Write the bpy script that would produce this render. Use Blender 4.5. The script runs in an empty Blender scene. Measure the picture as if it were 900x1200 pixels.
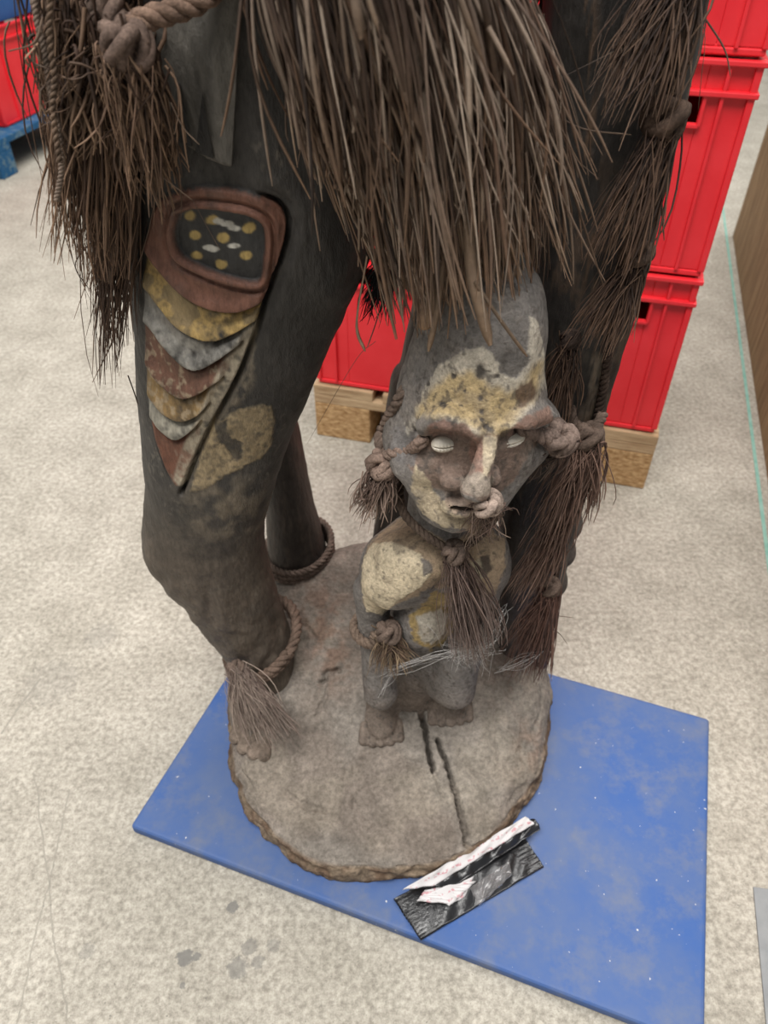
import bpy, math, random
import numpy as np
from mathutils import Matrix, Vector

# ------------------------------------------------------------------ camera, world, light
F, PITCH, CAMZ = 890.0, math.radians(42.4), 1.15
scene = bpy.context.scene
COL = scene.collection
cam = bpy.data.cameras.new('camera'); camo = bpy.data.objects.new('camera', cam); COL.objects.link(camo)
camo.location = (0, 0, CAMZ); camo.rotation_euler = (math.pi/2 - PITCH, 0, 0)
cam.sensor_fit = 'VERTICAL'; cam.sensor_height = 36.0; cam.lens = 36.0*F/1200; cam.clip_start = .01
cam.dof.use_dof = True; cam.dof.focus_distance = .74; cam.dof.aperture_fstop = 7.5
scene.camera = camo
w = bpy.data.worlds.new('world'); scene.world = w; w.use_nodes = True
w.node_tree.nodes['Background'].inputs[0].default_value = (.93, .97, 1.0, 1)
w.node_tree.nodes['Background'].inputs[1].default_value = .33
def area(name, loc, size, power, rot=(0, 0, 0), col=(1, .98, .95)):
    l = bpy.data.lights.new(name, 'AREA'); l.shape = 'RECTANGLE'; l.size, l.size_y = size; l.energy = power; l.color = col
    o = bpy.data.objects.new(name, l); COL.objects.link(o); o.location = loc; o.rotation_euler = rot
area('roof_light_rear_offscreen', (-1.0, -1.2, 6.0), (4, 3), 690)
area('roof_light_front_offscreen', (1.5, 2.5, 6.0), (5, 2.5), 450)
vs = scene.view_settings
vs.view_transform = 'Standard'; vs.look = 'None'; vs.gamma = 1; vs.exposure = -0.2; vs.use_curve_mapping = False

random.seed(4); RNG = np.random.default_rng(7)
# ------------------------------------------------------------------ geometry helpers
CP, SP = math.cos(PITCH), math.sin(PITCH)
def ray(px, py):
    u = (px-450)/F; v = -(py-600)/F
    return np.array([u, CP + v*SP, -SP + v*CP])
def at(px, py, Y):                      # point seen at a photo pixel, at distance Y in front of the photographer
    d = ray(px, py); return np.array([0, 0, CAMZ]) + d*(Y/d[1])
def floor_pt(px, py, z=0.0):
    d = ray(px, py); return np.array([0, 0, CAMZ]) + d*((z-CAMZ)/d[2])
def proj(P):
    P = np.asarray(P, float); x = P[..., 0]; y = P[..., 1]; z = P[..., 2]-CAMZ
    zc = y*CP - z*SP; up = y*SP + z*CP
    return 450 + F*x/zc, 600 - F*up/zc
def smooth(a, b, x):
    t = np.clip((x-a)/(b-a), 0, 1); return t*t*(3-2*t)
def _hash(i, j, k, seed):
    h = (i*374761393 + j*668265263 + k*2147483647 + seed*974711) & 0xffffffff
    h = ((h ^ (h >> 13))*1274126177) & 0xffffffff
    return ((h ^ (h >> 16)) & 0xffff)/65535.0
def vnoise(P, freq, seed=0):            # value noise, -1..1
    Q = np.asarray(P, float)*freq; I = np.floor(Q).astype(np.int64); f = Q-I; f = f*f*(3-2*f)
    r = 0
    for a in (0, 1):
        for b in (0, 1):
            for c in (0, 1):
                wgt = (f[:, 0] if a else 1-f[:, 0])*(f[:, 1] if b else 1-f[:, 1])*(f[:, 2] if c else 1-f[:, 2])
                r = r + wgt*_hash(I[:, 0]+a, I[:, 1]+b, I[:, 2]+c, seed)
    return r*2-1
def fbm(P, freq, oct=3, seed=0):
    r = 0; a = 1; s = 0
    for o in range(oct):
        r = r + a*vnoise(P, freq*2**o, seed+o*17); s += a; a *= .55
    return np.clip(r/s*1.7, -1, 1)
def lin(c):
    c = np.asarray(c, float)/255.0
    return np.where(c <= .04045, c/12.92, ((c+.055)/1.055)**2.4)
def poly_sd(px, py, poly):              # signed distance in pixels, negative inside
    poly = np.asarray(poly, float); d = np.full(px.shape, 1e9); ins = np.zeros(px.shape, bool)
    n = len(poly)
    for i in range(n):
        a = poly[i]; b = poly[(i+1) % n]; e = b-a
        t = np.clip(((px-a[0])*e[0]+(py-a[1])*e[1])/max(e@e, 1e-9), 0, 1)
        d = np.minimum(d, np.hypot(px-a[0]-t*e[0], py-a[1]-t*e[1]))
        c = ((a[1] > py) != (b[1] > py)) & (px < (b[0]-a[0])*(py-a[1])/((b[1]-a[1]) if b[1] != a[1] else 1e-9)+a[0])
        ins ^= c
    return np.where(ins, -d, d)
def line_d(px, py, pts):
    d = np.full(px.shape, 1e9)
    for a, b in zip(pts[:-1], pts[1:]):
        a = np.array(a, float); b = np.array(b, float); e = b-a
        t = np.clip(((px-a[0])*e[0]+(py-a[1])*e[1])/(e@e), 0, 1)
        d = np.minimum(d, np.hypot(px-a[0]-t*e[0], py-a[1]-t*e[1]))
    return d
def catmull(pts, n):
    p = np.asarray(pts, float); p = np.vstack([2*p[0]-p[1], p, 2*p[-1]-p[-2]])
    m = len(p)-3; t = np.linspace(0, m-1e-9, n); i = t.astype(int); f = (t-i)[:, None]
    a, b, c, d = p[i], p[i+1], p[i+2], p[i+3]
    return .5*(2*b+(c-a)*f+(2*a-5*b+4*c-d)*f**2+(3*b-a-3*c+d)*f**3)
def normals(V, Fq):
    N = np.zeros_like(V)
    a = V[Fq[:, 0]]; fn = np.cross(V[Fq[:, 1]]-a, V[Fq[:, 2]]-a)
    if Fq.shape[1] == 4: fn = fn + np.cross(V[Fq[:, 2]]-a, V[Fq[:, 3]]-a)
    for k in range(Fq.shape[1]):
        for c in range(3): N[:, c] += np.bincount(Fq[:, k], fn[:, c], len(V))
    return N/np.maximum(np.linalg.norm(N, axis=1, keepdims=True), 1e-12)

def mk(name, V, Fs, mat, parent=None, org=(0, 0, 0), colors=None, flat=False, label=None, kind=None):
    V = np.asarray(V, np.float32) - np.asarray(org, np.float32)
    me = bpy.data.meshes.new(name)
    if isinstance(Fs, np.ndarray):
        k = Fs.shape[1]; n = len(Fs)
        me.vertices.add(len(V)); me.vertices.foreach_set('co', V.ravel())
        me.loops.add(n*k); me.loops.foreach_set('vertex_index', Fs.astype(np.int32).ravel())
        me.polygons.add(n); me.polygons.foreach_set('loop_start', np.arange(n, dtype=np.int32)*k)
        me.update(calc_edges=True)
    else:
        me.from_pydata(V.tolist(), [], [list(map(int, f)) for f in Fs]); me.update()
    if not flat: me.polygons.foreach_set('use_smooth', np.ones(len(me.polygons), bool))
    if colors is not None:
        ca = me.color_attributes.new('paint', 'FLOAT_COLOR', 'POINT')
        ca.data.foreach_set('color', np.hstack([colors, np.ones((len(V), 1))]).astype(np.float32).ravel())
    if mat: me.materials.append(mat)
    o = bpy.data.objects.new(name, me); COL.objects.link(o)
    if parent: o.parent = parent
    if label: o['label'] = label
    if kind: o['kind'] = kind
    return o
def thing(name, label, cat, loc=(0, 0, 0), rz=0, group=None):
    o = bpy.data.objects.new(name, None); COL.objects.link(o); o.empty_display_size = .05
    o.location = loc; o.rotation_euler = (0, 0, rz); o['label'] = label; o['category'] = cat
    if group: o['group'] = group
    return o
def tag(o, label, cat, group=None):
    o['label'] = label; o['category'] = cat
    if group: o['group'] = group
    return o
def copy_tree(o, parent=None):
    c = o.copy(); COL.objects.link(c); c.parent = parent
    for ch in list(o.children): copy_tree(ch, c)
    return c
class MB:                                # collects boxes into one mesh
    def __init__(s): s.v = []; s.f = []
    def box(s, x0, x1, y0, y1, z0, z1):
        n = len(s.v); s.v += [(x, y, z) for z in (z0, z1) for y in (y0, y1) for x in (x0, x1)]
        s.f += [[n+i for i in q] for q in ((0, 2, 3, 1), (4, 5, 7, 6), (0, 1, 5, 4), (2, 6, 7, 3), (0, 4, 6, 2), (1, 3, 7, 5))]
        return s
    def prism(s, poly, z0, z1):
        n = len(s.v); m = len(poly)
        s.v += [(p[0], p[1], z0) for p in poly]+[(p[0], p[1], z1) for p in poly]
        s.f += [[n+i for i in range(m)][::-1], [n+m+i for i in range(m)]]+[[n+i, n+(i+1) % m, n+m+(i+1) % m, n+m+i] for i in range(m)]
        return s
    def build(s, name, mat, parent=None, bevel=0, seg=2, **k):
        o = mk(name, s.v, s.f, mat, parent, flat=True, **k)
        if bevel:
            b = o.modifiers.new('bevel', 'BEVEL'); b.width = bevel; b.segments = seg; b.limit_method = 'ANGLE'
        return o
# tube along a polyline
def tube(P, r, sides=8, closed=False):
    P = np.asarray(P, float); n = len(P); r = np.broadcast_to(np.asarray(r, float), (n,))
    T = (np.roll(P, -1, 0)-np.roll(P, 1, 0)) if closed else np.gradient(P, axis=0)
    T /= np.maximum(np.linalg.norm(T, axis=1, keepdims=True), 1e-9)
    u = np.cross(T[0], [0.31, .77, .55]); u /= np.linalg.norm(u); U = np.zeros_like(P)
    for i in range(n):
        u = u - T[i]*(u@T[i]); u /= max(np.linalg.norm(u), 1e-9); U[i] = u
    W = np.cross(T, U); a = np.linspace(0, 2*np.pi, sides, endpoint=False)
    V = (P[:, None]+r[:, None, None]*(np.cos(a)[None, :, None]*U[:, None]+np.sin(a)[None, :, None]*W[:, None])).reshape(-1, 3)
    i = np.arange(n if closed else n-1)[:, None]; j = np.arange(sides)[None]
    j2 = (j+1) % sides; i2 = (i+1) % n
    Fq = np.stack([i*sides+j, i*sides+j2, i2*sides+j2, i2*sides+j], -1).reshape(-1, 4)
    return V, Fq
def join(parts):
    Vs = []; Fs = []; n = 0
    for V, Fq in parts: Vs.append(V); Fs.append(Fq+n); n += len(V)
    return np.vstack(Vs), np.vstack(Fs)
def rope_mesh(path, R, strands=3, pitch=4.2, closed=False, res=None):
    path = np.asarray(path, float)
    L = np.sum(np.linalg.norm(np.diff(path, axis=0), axis=1)); n = res or int(max(24, L/(R*.45)))
    P = catmull(np.vstack([path, path[:1]]) if closed else path, n)
    if closed: P = P[:-1]; n -= 1
    T = np.gradient(P, axis=0); T /= np.maximum(np.linalg.norm(T, axis=1, keepdims=True), 1e-9)
    u = np.cross(T[0], [.2, .4, .9]); u /= np.linalg.norm(u); U = np.zeros_like(P)
    for i in range(n):
        u = u-T[i]*(u@T[i]); u /= max(np.linalg.norm(u), 1e-9); U[i] = u
    W = np.cross(T, U); s = np.concatenate([[0], np.cumsum(np.linalg.norm(np.diff(P, axis=0), axis=1))])
    out = []
    for k in range(strands):
        a = s/(R*pitch)*2*np.pi+2*np.pi*k/strands
        Q = P+R*.52*(np.cos(a)[:, None]*U+np.sin(a)[:, None]*W)
        out.append(tube(Q, R*.55, 6, False))
    return join(out)
def knot_mesh(c, R, axis, seed=0):
    rs = np.random.default_rng(seed); axis = np.asarray(axis, float); axis /= np.linalg.norm(axis)
    u = np.cross(axis, [.3, .9, .2]); u /= np.linalg.norm(u); v = np.cross(axis, u)
    t = np.linspace(0, 2*np.pi, 120, endpoint=False)
    out = []
    for (p, q, sc) in ((2, 3, 1.0), (2, 5, .85)):
        ph = rs.uniform(0, 6); rr = R*sc*(.62+.26*np.cos(q*t+ph))
        Q = c+(rr*np.cos(p*t))[:, None]*u+(rr*np.sin(p*t))[:, None]*v+(R*.62*np.sin(q*t+ph))[:, None]*axis
        out.append(tube(Q, R*.33, 7, True))
    return join(out)
# strands: S (N,K,3) polylines -> flattened little tubes
def strand_mesh(S, wid, thin=.45, seed=0, face=None):
    N, K, _ = S.shape; rs = np.random.default_rng(seed)
    T = np.gradient(S, axis=1); T /= np.maximum(np.linalg.norm(T, axis=2, keepdims=True), 1e-9)
    ref = rs.normal(size=(N, 1, 3))
    if face is not None: ref = ref*.45+np.asarray(face)[None, None]*1.0
    A = np.cross(T, ref); A /= np.maximum(np.linalg.norm(A, axis=2, keepdims=True), 1e-9); B = np.cross(T, A)
    wd = np.broadcast_to(np.asarray(wid), (N,))[:, None, None]*.5
    tp = np.ones(K); tp[-1] = .35; tp[-2] = .85; tp = tp[None, :, None]
    ring = np.stack([A*wd*tp, B*wd*thin*tp, -A*wd*tp, -B*wd*thin*tp], 2)+S[:, :, None]
    V = ring.reshape(-1, 3)
    n = np.arange(N)[:, None, None]*K*4; i = np.arange(K-1)[None, :, None]; j = np.arange(4)[None, None]
    b = n+i*4
    Fq = np.stack([b+j, b+(j+1) % 4, b+4+(j+1) % 4, b+4+j], -1).reshape(-1, 4)
    return V, Fq
def strand_colors(N, K, pal, seed=0, tipcol=None):
    rs = np.random.default_rng(seed); pal = np.array([lin(c) for c in pal])
    i = rs.integers(0, len(pal), N); c = pal[i]*rs.uniform(.75, 1.2, (N, 1))
    C = np.repeat(c[:, None], K, 1)
    if tipcol is not None:
        wt = (np.linspace(0, 1, K)**3)[None, :, None]*rs.uniform(0, .8, (N, 1, 1)); C = C*(1-wt)+lin(tipcol)*wt
    return np.repeat(C[:, :, None], 4, 2).reshape(-1, 3)

# ------------------------------------------------------------------ SDF carving
class Carve:
    def __init__(s, lo, hi, h):
        s.h = h; s.lo = np.asarray(lo, float); n = np.ceil((np.asarray(hi)-s.lo)/h).astype(int)+1; s.n = n
        s.ax = [(s.lo[i]+h*np.arange(n[i])).astype(np.float32) for i in range(3)]
        s.d = np.full(n, .5, np.float32)
    def sl(s, c, r):
        i0 = np.clip(np.floor((np.asarray(c)-r-s.lo)/s.h).astype(int), 0, s.n-1); i1 = np.clip(np.ceil((np.asarray(c)+r-s.lo)/s.h).astype(int)+1, 1, s.n)
        q = tuple(slice(a, b) for a, b in zip(i0, i1))
        return q, s.ax[0][q[0]][:, None, None], s.ax[1][q[1]][None, :, None], s.ax[2][q[2]][None, None, :]
    def _mix(s, q, e, k, sub):
        d = s.d[q]
        if sub: d = -d
        if k > 0:
            hh = np.maximum(k-np.abs(d-e), 0)/k; m = np.minimum(d, e)-hh*hh*k*.25
        else: m = np.minimum(d, e)
        s.d[q] = -m if sub else m
    def ell(s, c, r, k=.02, M=None, sub=False):
        R = max(r)+k+.03; q, X, Y, Z = s.sl(c, R)
        x, y, z = X-c[0], Y-c[1], Z-c[2]
        if M is not None:           # columns of M are the ellipsoid's axes
            x, y, z = (M[0][0]*x+M[1][0]*y+M[2][0]*z, M[0][1]*x+M[1][1]*y+M[2][1]*z, M[0][2]*x+M[1][2]*y+M[2][2]*z)
        k0 = np.sqrt((x/r[0])**2+(y/r[1])**2+(z/r[2])**2); k1 = np.sqrt((x/r[0]**2)**2+(y/r[1]**2)**2+(z/r[2]**2)**2)
        s._mix(q, k0*(k0-1)/np.maximum(k1, 1e-6), k, sub)
    def cap(s, a, b, ra, rb, k=.02, sub=False):
        a = np.asarray(a, float); b = np.asarray(b, float); c = (a+b)/2
        R = np.abs(b-a)/2+max(ra, rb)+k+.03; q, X, Y, Z = s.sl(c, R)
        e = b-a; t = np.clip(((X-a[0])*e[0]+(Y-a[1])*e[1]+(Z-a[2])*e[2])/max(e@e, 1e-9), 0, 1)
        d = np.sqrt((X-a[0]-t*e[0])**2+(Y-a[1]-t*e[1])**2+(Z-a[2]-t*e[2])**2)-(ra+(rb-ra)*t)
        s._mix(q, d, k, sub)
    def mesh(s):
        d = s.d; nx, ny, nz = s.n; ins = d < 0
        cnt = np.zeros((nx-1, ny-1, nz-1), np.int8)
        for a in (0, 1):
            for b in (0, 1):
                for c in (0, 1): cnt += ins[a:nx-1+a, b:ny-1+b, c:nz-1+c]
        ci, cj, ck = np.nonzero((cnt > 0) & (cnt < 8)); n = len(ci)
        idx = np.full(cnt.shape, -1, np.int64); idx[ci, cj, ck] = np.arange(n)
        acc = np.zeros((n, 3)); num = np.zeros(n)
        offs = [(a, b, c) for a in (0, 1) for b in (0, 1) for c in (0, 1)]
        val = {o: d[ci+o[0], cj+o[1], ck+o[2]].astype(float) for o in offs}
        for o in offs:
            for ax in range(3):
                if o[ax] == 0:
                    o2 = list(o); o2[ax] = 1; o2 = tuple(o2); v0, v1 = val[o], val[o2]; m = (v0 < 0) != (v1 < 0)
                    t = np.where(m, v0/np.where(m, v0-v1, 1), 0)
                    p = np.zeros((n, 3)); p += o; p[:, ax] += t
                    acc += p*m[:, None]; num += m
        V = s.lo+s.h*(np.stack([ci, cj, ck], 1)+acc/num[:, None])
        quads = []
        for ax in range(3):
            sl0 = [slice(None)]*3; sl1 = [slice(None)]*3; sl0[ax] = slice(0, -1); sl1[ax] = slice(1, None)
            e = ins[tuple(sl0)] != ins[tuple(sl1)]; I = list(np.nonzero(e))
            b, c = (ax+1) % 3, (ax+2) % 3
            ok = (I[b] > 0) & (I[c] > 0) & (I[b] < s.n[b]-1) & (I[c] < s.n[c]-1); I = [a[ok] for a in I]
            def cell(db, dc):
                J = [I[0].copy(), I[1].copy(), I[2].copy()]; J[b] -= db; J[c] -= dc; return idx[J[0], J[1], J[2]]
            qd = np.stack([cell(1, 1), cell(0, 1), cell(0, 0), cell(1, 0)], 1)
            flip = ~ins[I[0], I[1], I[2]]; qd[flip] = qd[flip][:, ::-1]; quads.append(qd)
        Q = np.vstack(quads); Q = Q[(Q >= 0).all(1)]
        return V, Q

# ------------------------------------------------------------------ materials
MATS = {}
def nodes(name, rough=.8, spec=.3):
    m = bpy.data.materials.new(name); m.use_nodes = True; nt = m.node_tree; b = nt.nodes['Principled BSDF']
    b.inputs['Roughness'].default_value = rough; b.inputs['Specular IOR Level'].default_value = spec
    MATS[name] = m
    return m, nt, b
def N(nt, t, **kw):
    n = nt.nodes.new(t)
    for k, v in kw.items():
        if k in ('blend_type', 'data_type', 'operation', 'attribute_name', 'feature', 'distance', 'wave_type', 'bands_direction', 'noise_dimensions', 'clamp_factor', 'use_clamp'): setattr(n, k, v)
        else: n.inputs[k.replace('_', ' ')].default_value = v
    return n
def mixc(nt, fac, a, b, mode='MIX'):
    n = nt.nodes.new('ShaderNodeMix'); n.data_type = 'RGBA'; n.blend_type = mode
    for s, v in ((n.inputs[0], fac), (n.inputs[6], a), (n.inputs[7], b)):
        if hasattr(v, 'is_linked') or hasattr(v, 'links'): nt.links.new(v, s)
        elif isinstance(v, (int, float)): s.default_value = v
        else: s.default_value = tuple(v)+(1,) if len(v) == 3 else v
    return n.outputs[2]
def coords(nt, scale=(1, 1, 1), rot=(0, 0, 0)):
    tc = nt.nodes.new('ShaderNodeTexCoord'); mp = nt.nodes.new('ShaderNodeMapping'); mp.inputs['Scale'].default_value = scale; mp.inputs['Rotation'].default_value = rot
    nt.links.new(tc.outputs['Object'], mp.inputs[0]); return mp.outputs[0]
def noise(nt, vec, scale, detail=4, rough=.6, lo=.35, hi=.65):
    n = N(nt, 'ShaderNodeTexNoise', Scale=scale, Detail=detail, Roughness=rough); nt.links.new(vec, n.inputs['Vector'])
    r = nt.nodes.new('ShaderNodeMapRange'); r.inputs[1].default_value = lo; r.inputs[2].default_value = hi; nt.links.new(n.outputs[0], r.inputs[0])
    return r.outputs[0]
def bump(nt, b, h, strength, dist=.002):
    n = N(nt, 'ShaderNodeBump', Strength=strength, Distance=dist); nt.links.new(h, n.inputs['Height']); nt.links.new(n.outputs[0], b.inputs['Normal'])
def lc(c): return tuple(float(v) for v in lin(c))
def painted(name, rough=.75, spec=.25, var=.35, sc=160, bmp=.35, stretch=(1, 1, 1)):
    m, nt, b = nodes(name, rough, spec); a = N(nt, 'ShaderNodeAttribute', attribute_name='paint'); v = coords(nt, stretch)
    n1 = noise(nt, v, sc, 5, .7); n2 = noise(nt, v, sc*.18, 4, .6)
    c = mixc(nt, n1, (1-var,)*3, (1+var*.5,)*3); c2 = mixc(nt, n2, (1-var*.6,)*3, (1+var*.4,)*3)
    o = mixc(nt, 1.0, a.outputs['Color'], c, 'MULTIPLY'); o = mixc(nt, 1.0, o, c2, 'MULTIPLY')
    nt.links.new(o, b.inputs['Base Color']); bump(nt, b, n1, bmp, .0015)
    return m
M_carve = painted('painted_carved_wood', .7, .3, .34, 260, .6)
M_dark = painted('black_painted_wood', .55, .35, .34, 170, .5, (1, 1, .35))
M_base = painted('dusty_wood_base', .95, .1, .34, 150, .9)
M_grass = painted('dry_grass_fibre', .7, .25, .2, 120, .1)
M_cord = painted('twisted_fibre_cord', .85, .15, .4, 420, .5)
def simple(name, c1, c2, scale=20, rough=.6, spec=.3, bmp=0, stretch=(1, 1, 1), lo=.35, hi=.65):
    m, nt, b = nodes(name, rough, spec); v = coords(nt, stretch); n = noise(nt, v, scale, 5, .65, lo, hi)
    nt.links.new(mixc(nt, n, lc(c1), lc(c2)), b.inputs['Base Color'])
    if bmp: bump(nt, b, n, bmp)
    return m
M_red = simple('red_plastic', (218, 34, 44), (228, 50, 58), 6, .38, .45)
M_wood = simple('pallet_wood', (150, 122, 92), (196, 170, 136), 9, .85, .15, .3, (1, 9, 9))
M_chip = simple('pressed_chip_block', (148, 112, 74), (206, 172, 128), 60, .9, .1, .5, (1, 1, 2.2))
M_bluewood = simple('blue_painted_pallet_wood', (38, 84, 122), (120, 140, 140), 14, .8, .15, .3, (1, 3, 3), .5, .75)
M_card = simple('cardboard', (118, 92, 68), (140, 112, 84), 6, .9, .1)
M_blueplastic = simple('blue_plastic', (36, 78, 132), (48, 92, 150), 6, .5, .4)
M_ply = simple('brown_plywood', (128, 102, 74), (164, 136, 102), 7, .7, .2, .1, (5, 5, .8))
M_teal = simple('teal_tape', (112, 160, 146), (142, 178, 166), 30, .6)
M_steel = simple('grey_steel_plate', (118, 120, 122), (138, 140, 140), 12, .5, .4)
M_shell = simple('cowrie_shell', (196, 186, 170), (220, 212, 198), 90, .45, .4)
M_blackfoil = simple('black_foil', (20, 20, 22), (32, 32, 34), 30, .32, .6, .4)
M_clear = None
def make_mat_material():
    m, nt, b = nodes('blue_woven_vinyl', .62, .3); v = coords(nt)
    d1 = noise(nt, v, 6, 6, .65, .36, .74); d2 = noise(nt, v, 16, 6, .7, .48, .86)
    c = mixc(nt, d1, lc((50, 84, 142)), lc((86, 100, 130))); c = mixc(nt, d2, c, lc((106, 110, 120)))
    sp = noise(nt, v, 150, 2, .5, .74, .78); c = mixc(nt, sp, c, lc((190, 190, 190)))
    vr = N(nt, 'ShaderNodeTexVoronoi', Scale=190.0, Randomness=0.0); nt.links.new(v, vr.inputs['Vector'])
    nt.links.new(c, b.inputs['Base Color']); bump(nt, b, vr.outputs['Distance'], -.5, .002)
    return m
M_mat = make_mat_material()
def make_floor_material():
    m, nt, b = nodes('worn_concrete', .85, .2); v = coords(nt)
    big = noise(nt, v, 1.6, 5, .6, .35, .68); med = noise(nt, v, 9, 6, .7, .35, .68); fine = noise(nt, v, 105, 6, .8, .38, .62)
    c = mixc(nt, fine, lc((140, 134, 124)), lc((190, 184, 172)))
    c = mixc(nt, 1.0, c, mixc(nt, med, (.80, .795, .78), (1.08, 1.08, 1.08)), 'MULTIPLY'); c = mixc(nt, 1.0, c, mixc(nt, big, (.9, .9, .89), (1.05, 1.05, 1.05)), 'MULTIPLY')
    pit = noise(nt, v, 190, 3, .6, .66, .72); c = mixc(nt, pit, c, lc((118, 114, 106)))
    def spot(c, px, py, r, amt=.75):     # damp spots
        p = floor_pt(px, py); vm = N(nt, 'ShaderNodeVectorMath', operation='DISTANCE'); nt.links.new(v, vm.inputs[0]); vm.inputs[1].default_value = tuple(p)
        ad = N(nt, 'ShaderNodeMath', operation='MULTIPLY_ADD'); nt.links.new(fine, ad.inputs[0]); ad.inputs[1].default_value = r*.45; nt.links.new(vm.outputs['Value'], ad.inputs[2])
        mr = nt.nodes.new('ShaderNodeMapRange'); mr.inputs[1].default_value = r*1.05; mr.inputs[2].default_value = r*1.3; mr.inputs[3].default_value = amt; mr.inputs[4].default_value = 0; nt.links.new(ad.outputs[0], mr.inputs[0])
        return mixc(nt, mr.outputs[0], c, lc((112, 110, 106)))
    for px, py, r, a in ((273, 1063, .0085, .8), (217, 1122, .011, .85), (230, 1121, .006, .8), (278, 1135, .014, .6), (292, 1110, .011, .5), (302, 1127, .009, .5), (320, 1108, .009, .4), (214, 1155, .004, .7), (102, 1115, .011, .35), (118, 745, .03, .2), (60, 800, .05, .15)):
        c = spot(c, px, py, r, a)
    def scratch(c, a, b2, wd, amt):
        A = floor_pt(*a); B = floor_pt(*b2); dr = (B-A); L = float(np.linalg.norm(dr)); dr = dr/L; nn = np.array([-dr[1], dr[0], 0])
        d1 = N(nt, 'ShaderNodeVectorMath', operation='DOT_PRODUCT'); nt.links.new(v, d1.inputs[0]); d1.inputs[1].default_value = tuple(nn)
        d2 = N(nt, 'ShaderNodeVectorMath', operation='DOT_PRODUCT'); nt.links.new(v, d2.inputs[0]); d2.inputs[1].default_value = tuple(dr)
        wob = N(nt, 'ShaderNodeMath', operation='MULTIPLY_ADD'); nt.links.new(med, wob.inputs[0]); wob.inputs[1].default_value = .008; nt.links.new(d1.outputs['Value'], wob.inputs[2])
        s1 = N(nt, 'ShaderNodeMath', operation='COMPARE'); nt.links.new(wob.outputs[0], s1.inputs[0]); s1.inputs[1].default_value = float(A@nn)+.004; s1.inputs[2].default_value = wd
        s2 = N(nt, 'ShaderNodeMath', operation='COMPARE'); nt.links.new(d2.outputs['Value'], s2.inputs[0]); s2.inputs[1].default_value = float(A@dr)+L/2; s2.inputs[2].default_value = L/2
        mu = N(nt, 'ShaderNodeMath', operation='MULTIPLY'); nt.links.new(s1.outputs[0], mu.inputs[0]); nt.links.new(s2.outputs[0], mu.inputs[1])
        mv = N(nt, 'ShaderNodeMath', operation='MULTIPLY'); nt.links.new(mu.outputs[0], mv.inputs[0]); mv.inputs[1].default_value = amt
        mw = N(nt, 'ShaderNodeMath', operation='MULTIPLY'); nt.links.new(mv.outputs[0], mw.inputs[0]); nt.links.new(fine, mw.inputs[1])
        return mixc(nt, mw.outputs[0], c, lc((120, 116, 108)))
    for a, b2, wd, am in (((40, 905), (78, 1200), .0012, .8), ((82, 925), (20, 1200), .0012, .8), ((0, 860), (48, 795), .0018, .9), ((690, 660), (900, 760), .0015, .5), ((0, 420), (150, 335), .004, .35), ((0, 450), (150, 372), .003, .3), ((30, 700), (160, 560), .004, .25)):
        c = scratch(c, a, b2, wd, am)
    nt.links.new(c, b.inputs['Base Color']); bump(nt, b, fine, .35, .0015)
    return m
M_floor = make_floor_material()

# ------------------------------------------------------------------ the setting
wb = MB().box(-6, 6, 8.8, 9, 0, 4.5).build('wall_back', simple('painted_hall_wall', (176, 174, 168), (190, 188, 182), 3), None); wb['kind'] = 'structure'
fl = MB().box(-6, 6, -3, 9, -.1, 0).build('floor', M_floor); fl['kind'] = 'structure'

# ------------------------------------------------------------------ red crates, pallets, board
A = math.radians(-15.3)                       # the goods stand in a row turned to the photographer
def make_crate(label, group):
    W, D, Hh = .392, .585, .360; t = .004
    root = thing('stacking_crate', label, 'crate', group=group)
    b = MB(); x0, x1 = -W/2+.012, W/2-.012; y0, y1 = .012, D-.012
    b.box(x0, x1, y0, y1, .012, .018); b.box(x0+.006, x1-.006, y0+.006, y1-.006, 0, .012)
    for (p0, p1, q0, q1) in ((x0, x1, y0, y0+t), (x0, x1, y1-t, y1)):          # end walls, with a hand hole
        hx = .112; z0, z1 = Hh-.096, Hh-.052
        b.box(p0, -hx, q0, q1, .012, Hh); b.box(hx, p1, q0, q1, .012, Hh); b.box(-hx, hx, q0, q1, .012, z0); b.box(-hx, hx, q0, q1, z1, Hh)
    b.box(x0, x0+t, y0, y1, .012, Hh); b.box(x1-t, x1, y0, y1, .012, Hh)
    body = b.build('body', M_red, root, .0015)
    def ring(z0, z1, e): 
        r = MB(); xa, xb, ya, yb = x0-e, x1+e, y0-e, y1+e
        r.box(xa, xb, ya, y0+t, z0, z1); r.box(xa, xb, y1-t, yb, z0, z1); r.box(xa, x0+t, y0+t, y1-t, z0, z1); r.box(x1-t, xb, y0+t, y1-t, z0, z1); return r
    ring(Hh-.009, Hh, .013).build('rim', M_red, root, .002)
    ring(Hh-.054, Hh-.045, .012).build('flange', M_red, root, .002)
    ring(.004, .014, .004).build('foot_rim', M_red, root, .002)
    for s in (-1, 1):
        MB().box(s*.142-.003, s*.142+.003, .003, .014, .014, Hh-.002).build('rib', M_red, root, .001)
        MB().box(s*.142-.003, s*.142+.003, D-.014, D-.003, .014, Hh-.002).build('rib', M_red, root, .001)
        MB().box(s*(W/2-.004)-.012*(s > 0), s*(W/2-.004)+.012*(s < 0), .004, .016, .014, Hh-.002).build('corner_post', M_red, root, .002)
        for yy in (.12, .3, .47):
            xx = s*(W/2-.010); MB().box(xx-.006, xx+.006, yy-.003, yy+.003, .014, Hh-.002).build('rib', M_red, root, .001)
    hb = MB(); hx = .116; z0, z1 = Hh-.100, Hh-.052
    hb.box(-hx, hx, .004, .016, z0-.003, z0+.003); hb.box(-hx-.003, -hx+.003, .004, .016, z0, z1); hb.box(hx-.003, hx+.003, .004, .016, z0, z1)
    hb.build('handle_frame', M_red, root, .001)
    return root
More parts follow.
